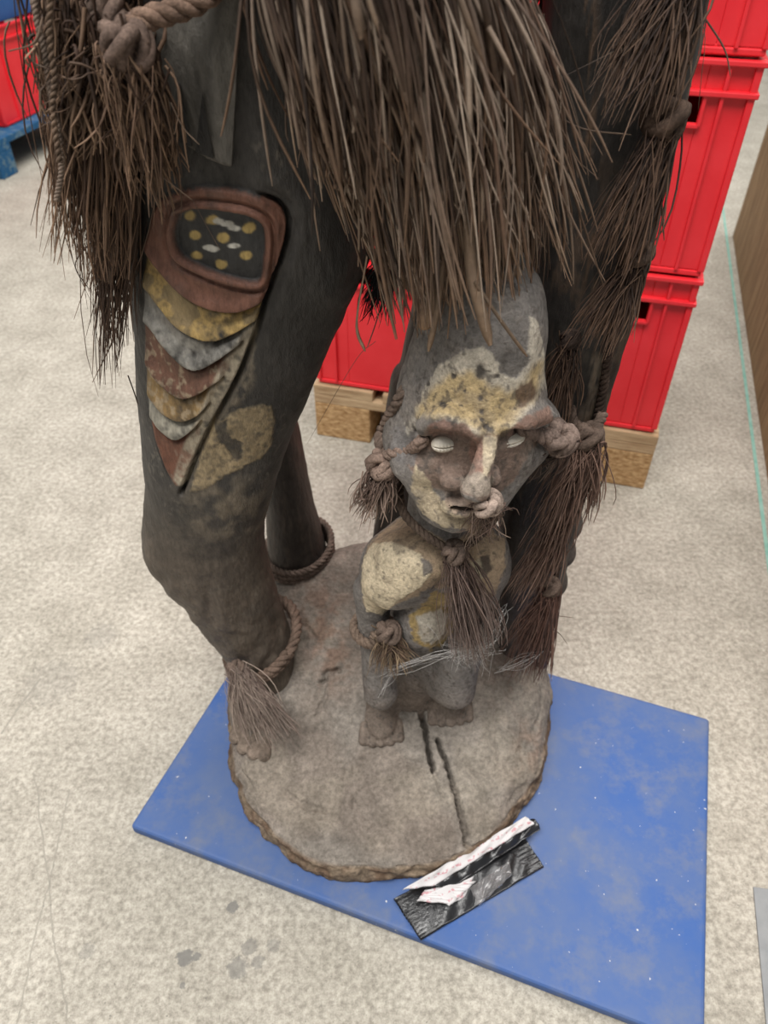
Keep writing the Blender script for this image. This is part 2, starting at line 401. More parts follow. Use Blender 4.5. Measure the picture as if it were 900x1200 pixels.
ca, sa = math.cos(A), math.sin(A)
ux = np.array([ca, sa, 0]); uy = np.array([-sa, ca, 0])
CORN = np.array([.602, 1.338, 0]); PZ = .150; CH = .361
def place(o, p, z, rz=A): o.location = (float(p[0]), float(p[1]), z); o.rotation_euler = (0, 0, rz)
proto = make_crate('', 'red crates stacked on the wooden pallet'); first = [True]
def crate(p, z, label, group):
    o = proto if first[0] else copy_tree(proto); first[0] = False
    place(o, p, z); o['label'] = label; o['group'] = group; return o
side = ('beside the brown board', 'behind the carved head')
layer = ('bottom', 'middle', 'top')
for c in range(2):
    for l in range(3):
        crate(CORN-ux*(.2+.4*c), PZ+l*CH, f'red plastic stacking crate, {layer[l]} one of the stack {side[c]}', 'red crates stacked on the wooden pallet')
def pallet(p, Wd, Dp, name, label, mats, rz=A):
    r = thing(name, label, 'pallet', (float(p[0]), float(p[1]), 0), rz)
    wood, block = mats
    for xx in (-Wd/2+.07, 0, Wd/2-.07):
        for yy in (.05, Dp/2, Dp-.05):
            MB().box(xx-.07, xx+.07, yy-.05, yy+.05, .0, .100).build('block', block, r, .003)
    for yy in (.05, Dp/2, Dp-.05): MB().box(-Wd/2, Wd/2, yy-.05, yy+.05, .100, .124).build('stringer_board', wood, r, .002)
    n = max(4, int(Wd/.16)); bw = Wd/n
    for i in range(n): MB().box(-Wd/2+i*bw+.012*(i > 0), -Wd/2+(i+1)*bw-.012*(i < n-1), 0.0, Dp, .124, .150).build('deck_board', wood, r, .002)
    return r
pallet(CORN-ux*.4, .8, .6, 'wooden_pallet', 'bare wooden pallet with chipboard blocks under the red crate stack', (M_wood, M_chip))
# far stacks, towards the back of the hall
P1 = floor_pt(9, 151, .15); S = 'red crates at the far end of the hall'
for l, nm in enumerate(('lower', 'upper')):
    crate(P1-ux*.2+uy*0, .15+l*CH, f'red plastic stacking crate on the blue pallet far behind, {nm} one by the cardboard boxes', S) if l == 0 else None
P2 = floor_pt(-2, 160, .15)
crate(P2-ux*.2-uy*.0+ux*.01-uy*.62, .15, 'red plastic stacking crate on the blue pallet far behind, front one', S)
pallet(P2-ux*.4+ux*.03-uy*.66, .8, 1.26, 'blue_pallet', 'blue painted wooden pallet with worn blocks under far red crates', (M_bluewood, M_bluewood))
cb = MB().box(-.2, .2, 0, .3, 0, .26).build('cardboard_box', M_card, None, .004); place(cb, P1+uy*.64+ux*.02, 0)
tag(cb, 'plain brown cardboard box standing behind the far red crates', 'box')
fl_ = MB().box(-.2, -.002, -.002, .302, .2595, .263).box(.002, .2, -.002, .302, .2595, .263).build('lid_flap', M_card, cb, .001)
MB().box(-.025, .025, -.0035, .3035, .258, .2645).build('tape_strip', simple('brown_tape', (150, 120, 84), (160, 130, 94), 20, .3), cb)
bc = thing('blue_bin', 'blue plastic bin on top of the far red crate', 'bin')
place(bc, P1-ux*.22+uy*.05, .15+CH-.001)
t_ = MB().box(-.17, .17, 0, .006, 0, .2).box(-.17, .17, .394, .4, 0, .2).box(-.17, -.164, 0, .4, 0, .2).box(.164, .17, 0, .4, 0, .2).box(-.17, .17, 0, .4, 0, .006); t_.build('body', M_blueplastic, bc, .002)
MB().box(-.18, .18, -.01, .004, .19, .2).box(-.18, .18, .396, .41, .19, .2).box(-.18, -.166, 0, .4, .19, .2).box(.166, .18, 0, .4, .19, .2).build('rim', M_blueplastic, bc, .002)
# brown board and the teal tape along its foot
g0 = floor_pt(897, 632); g1 = floor_pt(852, 282); gd = (g1-g0)/np.linalg.norm(g1-g0); gn = np.array([gd[1], -gd[0], 0])
def slab(name, a, b, off0, off1, z0, z1, mat, bevel=.001):
    q = [a+gn*off0, b+gn*off0, b+gn*off1, a+gn*off1]
    q = [q[0], q[3], q[2], q[1]]
    return MB().prism([(p[0], p[1]) for p in q], z0, z1).build(name, mat, None, bevel)
tp = slab('floor_tape', g0-gd*.9, g1+gd*2.2, -.004, .004, 0, .0012, M_teal, 0); tag(tp, 'thin teal tape line along the floor beside the brown board', 'tape')
bd = slab('plywood_board', g0-gd*.9, g1+gd*.05, .022, .045, 0, .62, M_ply); tag(bd, 'brown plywood board standing on edge beside the red crates', 'board')
# steel plate let into the floor
q = [floor_pt(882, 1040), floor_pt(897, 1200), floor_pt(905, 1290), floor_pt(1030, 1290), floor_pt(1010, 1058)]
sp_ = MB().prism([(p[0], p[1]) for p in q], 0, .0035).build('steel_plate', M_steel, None, .001); tag(sp_, 'flat grey steel plate lying on the concrete by the blue mat', 'plate')

# ------------------------------------------------------------------ blue mat
MT = .022
c_l = floor_pt(152, 968, MT); c_r = floor_pt(832, 842, MT); c_b = floor_pt(640, 787, MT)
fr = floor_pt(715, 1186, MT); dv = (fr-c_l)/np.linalg.norm(fr-c_l); rt = floor_pt(827, 1180, MT)
# front edge line meets right edge line
e = rt-c_r; tt = np.linalg.solve(np.array([[dv[0], -e[0]], [dv[1], -e[1]]]), (c_r-c_l)[:2]); c_f = c_l+dv*tt[0]
bk = c_b-c_r; le = floor_pt(262, 797, MT)-c_l
tt = np.linalg.solve(np.array([[bk[0], -le[0]], [bk[1], -le[1]]]), (c_l-c_r)[:2]); c_k = c_r+bk*tt[0]
mat_o = MB().prism([(p[0], p[1]) for p in (c_l, c_f, c_r, c_k)], 0, MT).build('floor_mat', M_mat, None, .006, 3)
tag(mat_o, 'blue textured vinyl mat lying on the concrete under the carved statue', 'mat')
print('mat', c_l, c_f, c_r, c_k)

# ------------------------------------------------------------------ the statue
BC = np.array([.004, .715]); BR = .268
ORG = np.array([BC[0], BC[1], MT])
statue = thing('carved_statue', 'tall black carved wooden statue with grass skirt and tassels on a round base', 'statue', tuple(ORG))
def part(name, V, Fq, mat, parent=None, **k): return mk(name, V, Fq, mat, parent or statue, ORG, **k)

def base_radius(a):
    return BR*(1+.018*np.sin(3*a+1.2)+.012*np.sin(5*a+.4)+.008*np.sin(9*a))
def base_h(x, y):
    dx = x-BC[0]; dy = y-BC[1]; r = np.hypot(dx, dy)/base_radius(np.arctan2(dy, dx))
    s = np.clip((dy+BR)/(2*BR), 0, 1)
    hc = .028+.172*smooth(.02, .95, s)-.02*np.clip(np.abs(dx)/BR-.35, 0, 1)
    fall = np.clip(1-np.clip(r, 0, 1)**9, 0, 1)**.55
    return MT+.026+hc*fall
def on_base(px, py):
    d = ray(px, py); P = np.array([0, 0, CAMZ])
    for t in np.linspace(.8, 2, 2400):
        Q = P+d*t
        if Q[2] <= base_h(Q[0], Q[1]): return Q
    return Q
def make_base():
    nr, na = 170, 560
    rr = np.concatenate([np.linspace(0.002, .93, nr-26), np.linspace(.935, 1, 26)]); a = np.linspace(0, 2*np.pi, na, endpoint=False)
    R, T = np.meshgrid(rr, a, indexing='ij'); rad = base_radius(T)*R
    X = BC[0]+rad*np.cos(T); Y = BC[1]+rad*np.sin(T); Z = base_h(X, Y)
    # wall down to the mat
    rows = 10; zz = np.linspace(1, 0, rows+1)[1:, None]
    top = Z[-1]; wx = BC[0]+base_radius(a)*np.cos(a); wy = BC[1]+base_radius(a)*np.sin(a)
    Zw = MT-.002+(top-MT)*zz; bul = 1+.012*np.sin(zz*3.1)
    Xw = BC[0]+(wx-BC[0])*bul; Yw = BC[1]+(wy-BC[1])*bul
    V = np.stack([np.vstack([X, Xw]).ravel(), np.vstack([Y, Yw]).ravel(), np.vstack([Z, Zw]).ravel()], 1)
    m = nr+rows; i = np.arange(m-1)[:, None]; j = np.arange(na)[None]; j2 = (j+1) % na
    Fq = np.stack([i*na+j, (i+1)*na+j, (i+1)*na+j2, i*na+j2], -1).reshape(-1, 4)
    Nn = normals(V, Fq)
    px, py = proj(V); facing = (Nn*(np.array([0, 0, CAMZ])-V)).sum(1) > 0
    d = .0032*fbm(V, 20, 4, 3)+.0012*fbm(V, 90, 3, 5)-.0035*(1-np.abs(fbm(V, 13, 2, 77)))**6
    isw = np.repeat(np.arange(m) >= nr-8, na)
    d = d+isw*.004*fbm(V*np.array([1, 1, 2.5]), 45, 3, 9)
    # carved crackles and chips
    def groove(pts, wpx, dep):
        nonlocal d
        wob = 1.6*fbm(V, 160, 2, 21)
        dist = line_d(px+wob, py+wob, pts); tap = 1.0
        d = d-np.where(facing, dep*np.exp(-(dist/wpx)**2), 0)
        return np.where(facing, np.exp(-(dist/wpx)**2), 0)
    g1 = groove([(482, 795), (489, 815), (497, 850), (504, 885), (508, 903)], 2.2, .045)
    g2 = groove([(513, 868), (524, 895), (535, 930), (543, 965), (548, 992)], 2.0, .04)
    groove([(508, 903), (516, 925), (520, 935)], 1.6, .005)
    groove([(378, 800), (384, 788), (395, 785)], 3.0, .012); groove([(370, 840), (385, 805)], 2, .004)
    groove([(335, 930), (350, 940), (378, 950)], 4, .006); groove([(335, 930), (345, 915), (360, 905)], 2, .003)
    groove([(330, 955), (400, 960), (405, 900)], 2, .002); groove([(410, 780), (415, 880), (412, 985)], 2.5, .0015)
    groove([(330, 720), (360, 735), (372, 750)], 2, .003); groove([(280, 900), (300, 930), (320, 925)], 2, .003)
    groove([(600, 780), (615, 830), (610, 880)], 3, .002)
    V = V+Nn*d[:, None]
    c = np.tile(lin((140, 132, 123)), (len(V), 1)); n1 = fbm(V, 14, 4, 31)[:, None]; n2 = fbm(V, 60, 3, 33)[:, None]
    c = c*(1+.16*n1+.14*n2)
    warm = np.clip(.5+1.6*fbm(V, 9, 3, 41)[:, None], 0, 1)*.35; c = c*(1-warm)+lin((120, 104, 92))*warm
    pale = smooth(.1, .5, fbm(V, 11, 3, 51))[:, None]*.3; c = c*(1-pale)+lin((160, 150, 134))*pale
    rimw = smooth(.975, .995, np.repeat(np.concatenate([rr, np.ones(rows)]), na))[:, None]; rc = np.clip(.5+1.5*n2, 0, 1); rimc = lin((108, 86, 68))*(1-rc)+lin((136, 118, 98))*rc
    c = c*(1-rimw*.85)+rimc*rimw*.85
    for (x, y, r, col) in ((378, 722, 34, (132, 92, 70)), (390, 780, 26, (120, 88, 70)), (622, 872, 20, (120, 88, 68)), (600, 800, 22, (118, 92, 78)), (612, 905, 10, (96, 74, 60)), (360, 700, 20, (96, 80, 70))):
        wgt = (np.exp(-(((px-x)/r)**2+((py-y)/(r*1.5))**2))*np.clip(.5+n2[:, 0]*1.2, 0, 1))[:, None]*.42; c = c*(1-wgt)+lin(col)*wgt
    part('round_base', V, Fq, M_base, colors=np.clip(c, 0, 1), label='dusty grey-brown domed base with long cracks')
make_base()

def loft(sections, nrow, ncol, expo=2.0, dirY=(0, 1, 0)):
    s = np.array([list(r) for r in sections], float)
    L = np.array([at(r[1], r[0], r[3]) for r in s]); Rr = np.array([at(r[2], r[0], r[3]) for r in s]); D = s[:, 4:5]
    ctl = np.hstack([L, Rr, D]); cr = catmull(ctl, nrow)
    L, Rr, D = cr[:, :3], cr[:, 3:6], cr[:, 6]
    C = (L+Rr)/2; Wd = (Rr-L)/2
    q = np.linspace(0, 1, ncol, endpoint=False)          # more columns on the front half
    a = np.pi*np.where(q < .78, q/.78, 1+(q-.78)/.22)+np.pi   # pi..2pi is the front (towards -Y)
    ca_, sa_ = np.cos(a), np.sin(a)
    ex = np.sign(ca_)*np.abs(ca_)**(2/expo); ey = np.sign(sa_)*np.abs(sa_)**(2/expo)
    V = C[:, None]+ex[None, :, None]*Wd[:, None]+(ey[None]*D[:, None])[:, :, None]*np.array(dirY)
    i = np.arange(nrow-1)[:, None]; j = np.arange(ncol)[None]; j2 = (j+1) % ncol
    Fq = np.stack([i*ncol+j, (i+1)*ncol+j, (i+1)*ncol+j2, i*ncol+j2], -1).reshape(-1, 4)
    return V.reshape(-1, 3), Fq
def orient(V, Fq):
    c = V.mean(0); Nn = normals(V, Fq)
    if ((V-c)*Nn).sum() < 0: Fq = Fq[:, ::-1].copy()
    return Fq
def facing_px(V, Fq):
    Nn = normals(V, Fq); px, py = proj(V)
    return Nn, px, py, smooth(.0, .2, (Nn*(np.array([0, 0, CAMZ])-V)).sum(1)/np.linalg.norm(np.array([0, 0, CAMZ])-V, axis=1))
def blend(c, wgt, col):
    wgt = np.clip(wgt, 0, 1)[:, None]; return c*(1-wgt)+lin(col)*wgt

def make_leg():
    sec = [(-260, 175, 390, .70, .10), (-150, 168, 400, .705, .105), (-60, 160, 402, .71, .105), (0, 156, 406, .715, .108), (100, 152, 416, .72, .11), (200, 152, 430, .72, .108), (250, 154, 437, .72, .106), (295, 157, 436, .72, .104),
           (340, 158, 415, .72, .10), (390, 160, 391, .72, .095), (440, 164, 368, .725, .09), (490, 168, 347, .73, .085), (545, 171, 328, .73, .08), (590, 170, 315, .735, .076),
           (620, 167, 311, .737, .072), (640, 170, 312, .738, .07), (665, 189, 315, .738, .066), (700, 221, 323, .738, .06), (735, 246, 336, .738, .056), (765, 267, 345, .735, .054), (800, 278, 346, .73, .054), (835, 280, 346, .735, .05)]
    V, Fq = loft(sec, 860, 540, 2.25); Fq = orient(V, Fq)
    Nn, px, py, fc = facing_px(V, Fq)
    n1 = fbm(V, 12, 3, 1); n2 = fbm(V, 45, 3, 2); n3 = fbm(V, 170, 3, 4)
    c = np.tile(lin((57, 54, 51)), (len(V), 1))*(1+.16*n1+.10*n2)[:, None]
    low = smooth(.62, .38, V[:, 2]); c = blend(c, low*.75+.15*n2*low, (96, 84, 72)); c = blend(c, smooth(.34, .2, V[:, 2])*.5*np.clip(.6+n2, 0, 1), (104, 94, 84))
    c = blend(c, (np.exp(-((px-265)/45)**2-((py-595)/38)**2))*np.clip(.6+1.4*n2, 0, 1)*.6, (140, 126, 106))
    d = .0022*n1+.0009*n2
    yw = 2.0*n3+2.5*n2
    x = px; y = py
    # the carved and painted thigh panel
    frame = [(174, 287), (181, 253), (188, 238), (203, 227), (240, 218), (284, 224), (321, 237), (335, 253), (333, 283), (321, 327), (310, 349), (277, 363), (240, 356), (211, 336), (189, 310)]
    black = [(212, 248), (228, 243), (251, 244), (288, 251), (305, 260), (310, 275), (309, 301), (304, 327), (277, 325), (240, 312), (214, 297), (206, 275)]
    cv = [[(174, 290), (189, 312), (211, 338), (240, 357), (277, 364), (308, 352)],
          [(170, 330), (180, 342), (203, 374), (225, 391), (251, 398), (277, 388), (303, 372)],
          [(170, 372), (182, 384), (196, 404), (214, 424), (233, 431), (255, 420), (284, 400)],
          [(170, 420), (178, 432), (189, 447), (211, 464), (229, 461), (249, 449), (262, 440)],
          [(172, 456), (183, 470), (196, 484), (214, 492), (232, 484), (246, 470)],
          [(176, 480), (184, 492), (192, 503), (207, 514), (222, 506), (236, 492)],
          [(180, 495), (190, 530), (203, 563), (212, 566), (222, 545), (232, 520)]]
    cols = [(186, 156, 98), (150, 146, 138), (104, 74, 60), (138, 112, 74), (158, 152, 138), (112, 74, 58)]
    groove = [(300, 226), (326, 238), (339, 256), (336, 286), (321, 327), (305, 374), (290, 418), (273, 455), (252, 492), (232, 532), (213, 577)]
    cs = lambda p, n=40: [tuple(v) for v in catmull(p, n)]
    frame = cs(frame+frame[:1], 60); black = cs(black+black[:1], 60); cv = [cs(k_, 30) for k_ in cv]; groove = cs(groove, 60)
    for k in range(6):
        poly = cv[k]+cv[k+1][::-1]; sd = poly_sd(x, y, poly)
        wear = np.clip(.85+.7*n2+.5*n3, 0, 1) if k in (0, 1, 3, 4) else 1
        c = blend(c, fc*smooth(1.2, -1.2, sd+.4*yw)*wear, cols[k])
        if k == 0: c = blend(c, fc*smooth(1, -2, sd)*smooth(.1, .5, n2+.3*n3)*.7, (92, 84, 72))
        if k == 1: c = blend(c, fc*smooth(1, -2, sd)*smooth(.15, .5, n2)*.6, (116, 108, 102))
        if k in (2, 3): c = blend(c, fc*smooth(1, -2, sd)*smooth(.1, .5, n3+.4*n2)*.6, (158, 142, 118))
    # chalky wash beside the bands
    wash = poly_sd(x, y, [(305, 376), (302, 395), (290, 420), (273, 456), (254, 492), (235, 532), (216, 574), (203, 562), (216, 518), (232, 486), (246, 452), (260, 425), (280, 394)])
    fl2 = np.clip(.72+.9*n2+.5*n3, 0, 1)
    c = blend(c, fc*smooth(2, -3, wash+.6*yw)*np.clip(fl2+.2, 0, 1), (170, 158, 138))
    wash2 = poly_sd(x, y, [(300, 400), (290, 430), (270, 470), (250, 500), (275, 480), (296, 450)]); c = blend(c, fc*smooth(6, -6, wash2+yw*2)*fl2*.8, (140, 127, 108))
    sdf_ = poly_sd(x, y, frame); c = blend(c, fc*smooth(1.2, -1.2, sdf_+.3*yw), (106, 72, 58)); c = blend(c, fc*smooth(0, -2, sdf_)*smooth(.1, .6, n2+.3*n3)*.6, (84, 62, 52))
    sdb = poly_sd(x, y, black); c = blend(c, fc*smooth(1.2, -1.2, sdb+.2*yw), (50, 49, 48))
    d = d+fc*(.0050*smooth(3, -3, sdf_)-.0055*smooth(1.6, -1.6, sdb)+.0028*np.exp(-((sdb-5)/3.5)**2)-.0035*np.exp(-((sdb-11)/2.5)**2))
    for dots, col in ((((223, 253), (248, 259), (292, 268), (229, 275), (262, 279), (230, 299), (260, 310), (289, 299)), (178, 152, 92)), (((244, 290), (250, 292), (275, 288), (266, 263), (256, 260), (274, 268)), (188, 184, 174))):
        for (dx, dy) in dots:
            rr = np.hypot((x-dx)/7.0, (y-dy)/(5.5 if col[0] == 178 else 3.2)); c = blend(c, fc*smooth(1.25, .7, rr+.25*n3+.12*n2)*(.95 if col[0] != 178 else .85), col)
    for k, cc in enumerate(cv[:7]):
        pts = cc if k < 6 else cc[:12]
        dl = line_d(x, y, pts); left = smooth(168, 182, x)
        amp = (.009, .012, .013, .012, .011, .010, .003)[k]
        below = np.interp(x, [p[0] for p in pts], [p[1] for p in pts])-y      # >0 above the curve
        inx = smooth(pts[0][0]-2, pts[0][0]+6, x)*smooth(pts[-1][0]+3, pts[-1][0]-5, x)
        d = d+fc*inx*amp*.55*smooth(22, 3, below)*(below > 0)*smooth(0, 1.5, below)
        d = d-fc*inx*amp*.9*np.exp(-((below+2.4)/2.2)**2)
    dg = line_d(x+.6*n3, y, groove); d = d-fc*.015*np.exp(-(dg/2.6)**2)*smooth(220, 236, y)*smooth(285, 325, x+np.maximum(y-300, 0))
    d = d-fc*.0035*np.exp(-((dg-7)/6)**2)*smooth(300, 328, x)*smooth(380, 345, y)
    # beige chalk patch
    bp = poly_sd(x, y, [(249, 498), (268, 488), (290, 478), (318, 474), (321, 492), (316, 520), (305, 536), (284, 548), (262, 556), (244, 572), (222, 576), (232, 545), (240, 520)])
    hole = poly_sd(x, y, [(252, 496), (266, 492), (268, 512), (282, 520), (284, 538), (272, 540), (264, 520), (254, 512)])
    m = smooth(2, -2, bp+yw)*(1-smooth(2, -2, hole+yw)*.85)*fc; c = blend(c, m*np.clip(.85+.6*n3, 0, 1), (152, 134, 104)); d = d+m*.0012
    # small scratches, white specks
    c = blend(c, fc*smooth(.62, .75, n3)*smooth(.2, .5, n1)*.35, (120, 112, 100))
    # adze marks on the shin
    d = d+.0016*smooth(660, 700, y)*np.sin(x*.16+4*n1)
    V = V+Nn*d[:, None]
    return part('leg', V, Fq, M_dark, colors=np.clip(c, 0, 1), label='thick black leg with carved and painted thigh panel')
leg = make_leg()

def make_plain_loft(name, sec, nrow, ncol, expo, col, fn=None, label=None, parent=None):
    V, Fq = loft(sec, nrow, ncol, expo); Fq = orient(V, Fq); Nn, px, py, fc = facing_px(V, Fq)
    n1 = fbm(V, 12, 3, 61); n2 = fbm(V, 50, 3, 62); n3 = fbm(V*np.array([1, 1, .15]), 220, 2, 63)
    c = np.tile(lin(col), (len(V), 1))*(1+.18*n1+.1*n2+.14*n3)[:, None]; d = .002*n1+.0008*n2
    if fn: c, d = fn(V, px, py, fc, n1, n2, n3, c, d)
    V = V+Nn*d[:, None]
    # cap the ends
    caps = [np.arange(ncol), (nrow-1)*ncol+np.arange(ncol)]
    ctr = np.array([V[k].mean(0) for k in caps]); V2 = np.vstack([V, ctr]); c2 = np.vstack([c, c[[0, -1]]])
    j = np.arange(ncol); j2 = (j+1) % ncol
    t0 = np.stack([caps[0][j], caps[0][j2], np.full(ncol, len(V)), np.full(ncol, len(V))], 1); t1 = np.stack([caps[1][j2], caps[1][j], np.full(ncol, len(V)+1), np.full(ncol, len(V)+1)], 1)
    faces = [tuple(f) for f in Fq]+[tuple(f[:3]) for f in t0]+[tuple(f[:3]) for f in t1]
    return part(name, V2, faces, M_dark, parent, colors=np.clip(c2, 0, 1), label=label)
def post_fn(V, px, py, fc, n1, n2, n3, c, d):
    low = smooth(.6, .3, V[:, 2]); c = blend(c, low*.6, (84, 76, 70))
    c = blend(c, fc*smooth(.25, .6, n2+.5*n3)*.5*smooth(90, 300, py), (92, 74, 60))
    worn = poly_sd(px, py, [(690, 412), (716, 415), (706, 488), (676, 496)]); c = blend(c, fc*smooth(5, -5, worn+6*n3)*np.clip(.6+n3*1.6, 0, 1)*.8, (136, 122, 106))
    c = blend(c, fc*np.exp(-((px-690)/10)**2)*smooth(.2, .5, n3)*.5, (110, 84, 62))
    return c, d
post = make_plain_loft('support_post', [(-260, 650, 850, .735, .05), (-60, 643, 834, .735, .052), (0, 640, 821, .735, .055), (125, 637, 794, .735, .055), (200, 633, 776, .735, .055), (320, 622, 748, .735, .055), (400, 612, 724, .735, .055), (440, 606, 712, .735, .052), (480, 600, 704, .735, .05),
    (560, 590, 684, .745, .05), (640, 584, 664, .755, .05), (700, 580, 650, .77, .05), (750, 580, 642, .785, .05), (800, 578, 634, .80, .05)], 260, 160, 3.4, (48, 44, 41), post_fn, 'flat black upright post carrying the tassels')
# carved knobs down the outer edge of the post
knb = Carve(at(690, 610, .76)+np.array([-.12, -.08, -.22]), at(660, 620, .76)+np.array([.1, .08, .12]), .003)
for (kx, ky) in ((671, 613), (664, 645), (655, 680), (646, 703)):
    knb.ell(at(kx-8, ky, .755), (.022, .028, .020), .008)
for (a, b) in (((664, 606), (636, 712)),): knb.cap(at(*a, .755), at(*b, .755), .018, .02, .01)
kv, kf = knb.mesh(); kc = np.tile(lin((82, 75, 70)), (len(kv), 1))*(1+.2*fbm(kv, 60, 3, 3))[:, None]
part('carved_knobs', kv, kf, M_carve, post, colors=kc)

def rear_fn(V, px, py, fc, n1, n2, n3, c, d):
    return blend(c, smooth(.25, .45, n3+.3*n2)*.3, (88, 76, 66)), d
rear = make_plain_loft('rear_leg', [(20, 262, 325, .92, .05), (170, 264, 318, .925, .05), (330, 270, 314, .93, .05), (420, 290, 338, .925, .05), (492, 301, 348, .92, .05), (533, 306, 356, .92, .05), (585, 311, 366, .918, .052), (628, 313, 378, .916, .054), (660, 318, 386, .915, .056), (700, 322, 388, .915, .056)], 150, 90, 2.3, (62, 55, 50), rear_fn, 'slender dark rear leg')
back = make_plain_loft('rear_leg', [(30, 496, 552, .875, .04), (200, 492, 558, .87, .04), (330, 486, 560, .86, .04), (425, 470, 560, .86, .04), (450, 457, 550, .86, .042), (520, 449, 540, .86, .042), (600, 441, 530, .855, .042), (660, 434, 520, .85, .042), (740, 428, 500, .85, .042)], 120, 80, 3.0, (66, 56, 50), rear_fn, 'dark brown rear leg behind the carved figure')

# hips and waist above the frame: joins the legs, carries skirt and cords
hip = Carve((-.26, .58, .98), (.32, 1.02, 1.40), .006)
hip.ell((-.10, .74, 1.18), (.13, .12, .17), .05); hip.ell((.16, .76, 1.20), (.12, .10, .16), .05); hip.ell((.03, .78, 1.30), (.19, .13, .12), .05)
hip.cap((-.14, .92, .99), (-.05, .84, 1.25), .05, .06, .04); hip.cap((.06, .88, .99), (.06, .84, 1.25), .04, .06, .04)
hv, hf = hip.mesh(); part('hips', hv, hf, M_dark, colors=np.tile(lin((50, 46, 43)), (len(hv), 1))*(1+.15*fbm(hv, 20, 3, 8))[:, None])

# ------------------------------------------------------------------ the small carved figure
HC = at(551, 463, .615)
yaw, roll, pit = math.radians(7), math.radians(4), math.radians(0)
RM = np.array(Matrix.Rotation(yaw, 3, 'Z') @ Matrix.Rotation(roll, 3, 'Y') @ Matrix.Rotation(pit, 3, 'X'))
def hd(x, f, z): return HC+RM@np.array([x, -f, z])       # head frame: x to the viewer's right, f out of the face, z up
def hp(px, py, f):                                        # point of the head f in front of its middle plane
    n = RM@np.array([0, -1., 0]); d = ray(px, py); o = np.array([0, 0, CAMZ]); return o+d*((f-(o-HC)@n)/(d@n))
def make_figure():
    g = Carve((-.085, .44, .07), (.20, .82, .90), .0018)
    E = lambda x, f, z, r, k=.02, sub=False: g.ell(hd(x, f, z), r, k, RM, sub)
    EP = lambda px, py, f, r, k=.01, sub=False: g.ell(hp(px, py, f), r, k, RM, sub)
    CPx = lambda a, b, ra, rb, k=.01, sub=False: g.cap(hp(*a), hp(*b), ra, rb, k, sub)
    # head
    E(.000, -.004, .040, (.059, .076, .099), 0)
    E(.003, .000, .078, (.042, .056, .064), .03)
    E(.002, .002, -.008, (.071, .064, .058), .03)
    E(-.002, .006, -.045, (.054, .056, .052), .03)
    EP(545, 560, .038, (.050, .034, .040), .02)                        # muzzle
    CPx((480, 548, .040), (508, 594, .052), .014, .012, .014); CPx((508, 594, .052), (531, 606, .060), .012, .013, .012)      # jaw line and chin
    CPx((622, 532, .034), (578, 582, .052), .014, .012, .014); CPx((578, 582, .052), (545, 605, .060), .012, .013, .012)
    EP(532, 600, .058, (.022, .016, .016), .012)
    EP(465, 515, .005, (.014, .028, .026), .02); EP(637, 498, .005, (.016, .028, .024), .02)     # ears
    CPx((500, 500, .058), (524, 492, .072), .009, .0105, .010); CPx((524, 492, .072), (556, 508, .078), .0105, .008, .010)   # brows
    CPx((590, 506, .076), (612, 492, .068), .008, .0105, .010); CPx((612, 492, .068), (638, 486, .046), .0105, .009, .010)
    EP(522, 521, .080, (.0225, .018, .0125), .008, True); EP(600, 516, .080, (.0215, .018, .0105), .008, True)               # eye sockets
    EP(505, 545, .052, (.020, .014, .016), .015); EP(602, 536, .048, (.018, .012, .014), .015)                                 # cheeks
    CPx((575, 508, .072), (560, 566, .104), .0078, .0110, .008); EP(557, 574, .105, (.0135, .013, .0105), .006)              # nose
    EP(530, 562, .076, (.0125, .012, .0085), .008); EP(578, 558, .082, (.0075, .011, .0115), .005)                            # nostril wings
    EP(541, 573, .094, (.0045, .006, .004), .003, True)
    CPx((557, 580, .092), (552, 588, .080), .0055, .006, .006)
    EP(541, 591, .074, (.021, .014, .012), .006)                                                                             # lips
    EP(541, 591, .077, (.0140, .017, .0042), .0010, True)
    EP(494, 517, .055, (.006, .02, .0055), .004, True); EP(612, 503, .062, (.007, .02, .0055), .004, True)                   # ear holes
    P = at
    # neck, chest
    g.cap(hd(0, -.03, -.06), P(512, 650, .665), .040, .044, .015)
    g.ell(P(508, 655, .655), (.078, .060, .055), .03)
    g.ell(P(462, 668, .625), (.042, .046, .050), .018)               # left pad: shoulder and breast
    g.ell(P(480, 664, .610), (.032, .036, .030), .02)
    g.ell(P(566, 655, .645), (.032, .045, .050), .02)
    g.cap(P(574, 668, .645), P(566, 708, .65), .022, .018, .02)
    g.ell(P(500, 648, .605), (.05, .03, .025), .025)
    g.cap(P(436, 690, .63), P(438, 740, .635), .024, .019, .015)     # upper arm
    g.cap(P(438, 740, .635), P(446, 812, .615), .020, .024, .012)
    g.ell(P(494, 722, .625), (.036, .042, .046), .008)               # belly
    g.ell(P(505, 755, .69), (.055, .05, .08), .03)
    g.cap(P(512, 650, .69), (.045, .715, .12), .05, .06, .03)        # stock behind
    g.cap(P(535, 770, .64), P(533, 806, .625), .034, .030, .015)     # right thigh and knee
    g.cap(P(514, 778, .65), P(516, 800, .64), .026, .024, .015)
    for (fx, fy, kx, ky) in ((447, 856, 447, 806), (528, 832, 530, 796)):
        b = on_base(fx, fy); kn = P(kx, ky, b[1]+.03)
        g.cap(kn, b+np.array([0, .050, .012]), .024, .022, .012)
        g.ell(b+np.array([0, .026, .004]), (.027, .044, .020), .012)
        for i in range(5):
            tb = on_base(fx-21+10.5*i, fy+17-(i-1.5)**2*.9); g.cap(tb+np.array([0, .026, .008]), tb+np.array([0, .002, .003]), .0070, .0080, .0025)
    V, Q = g.mesh(); Q = orient(V, Q)
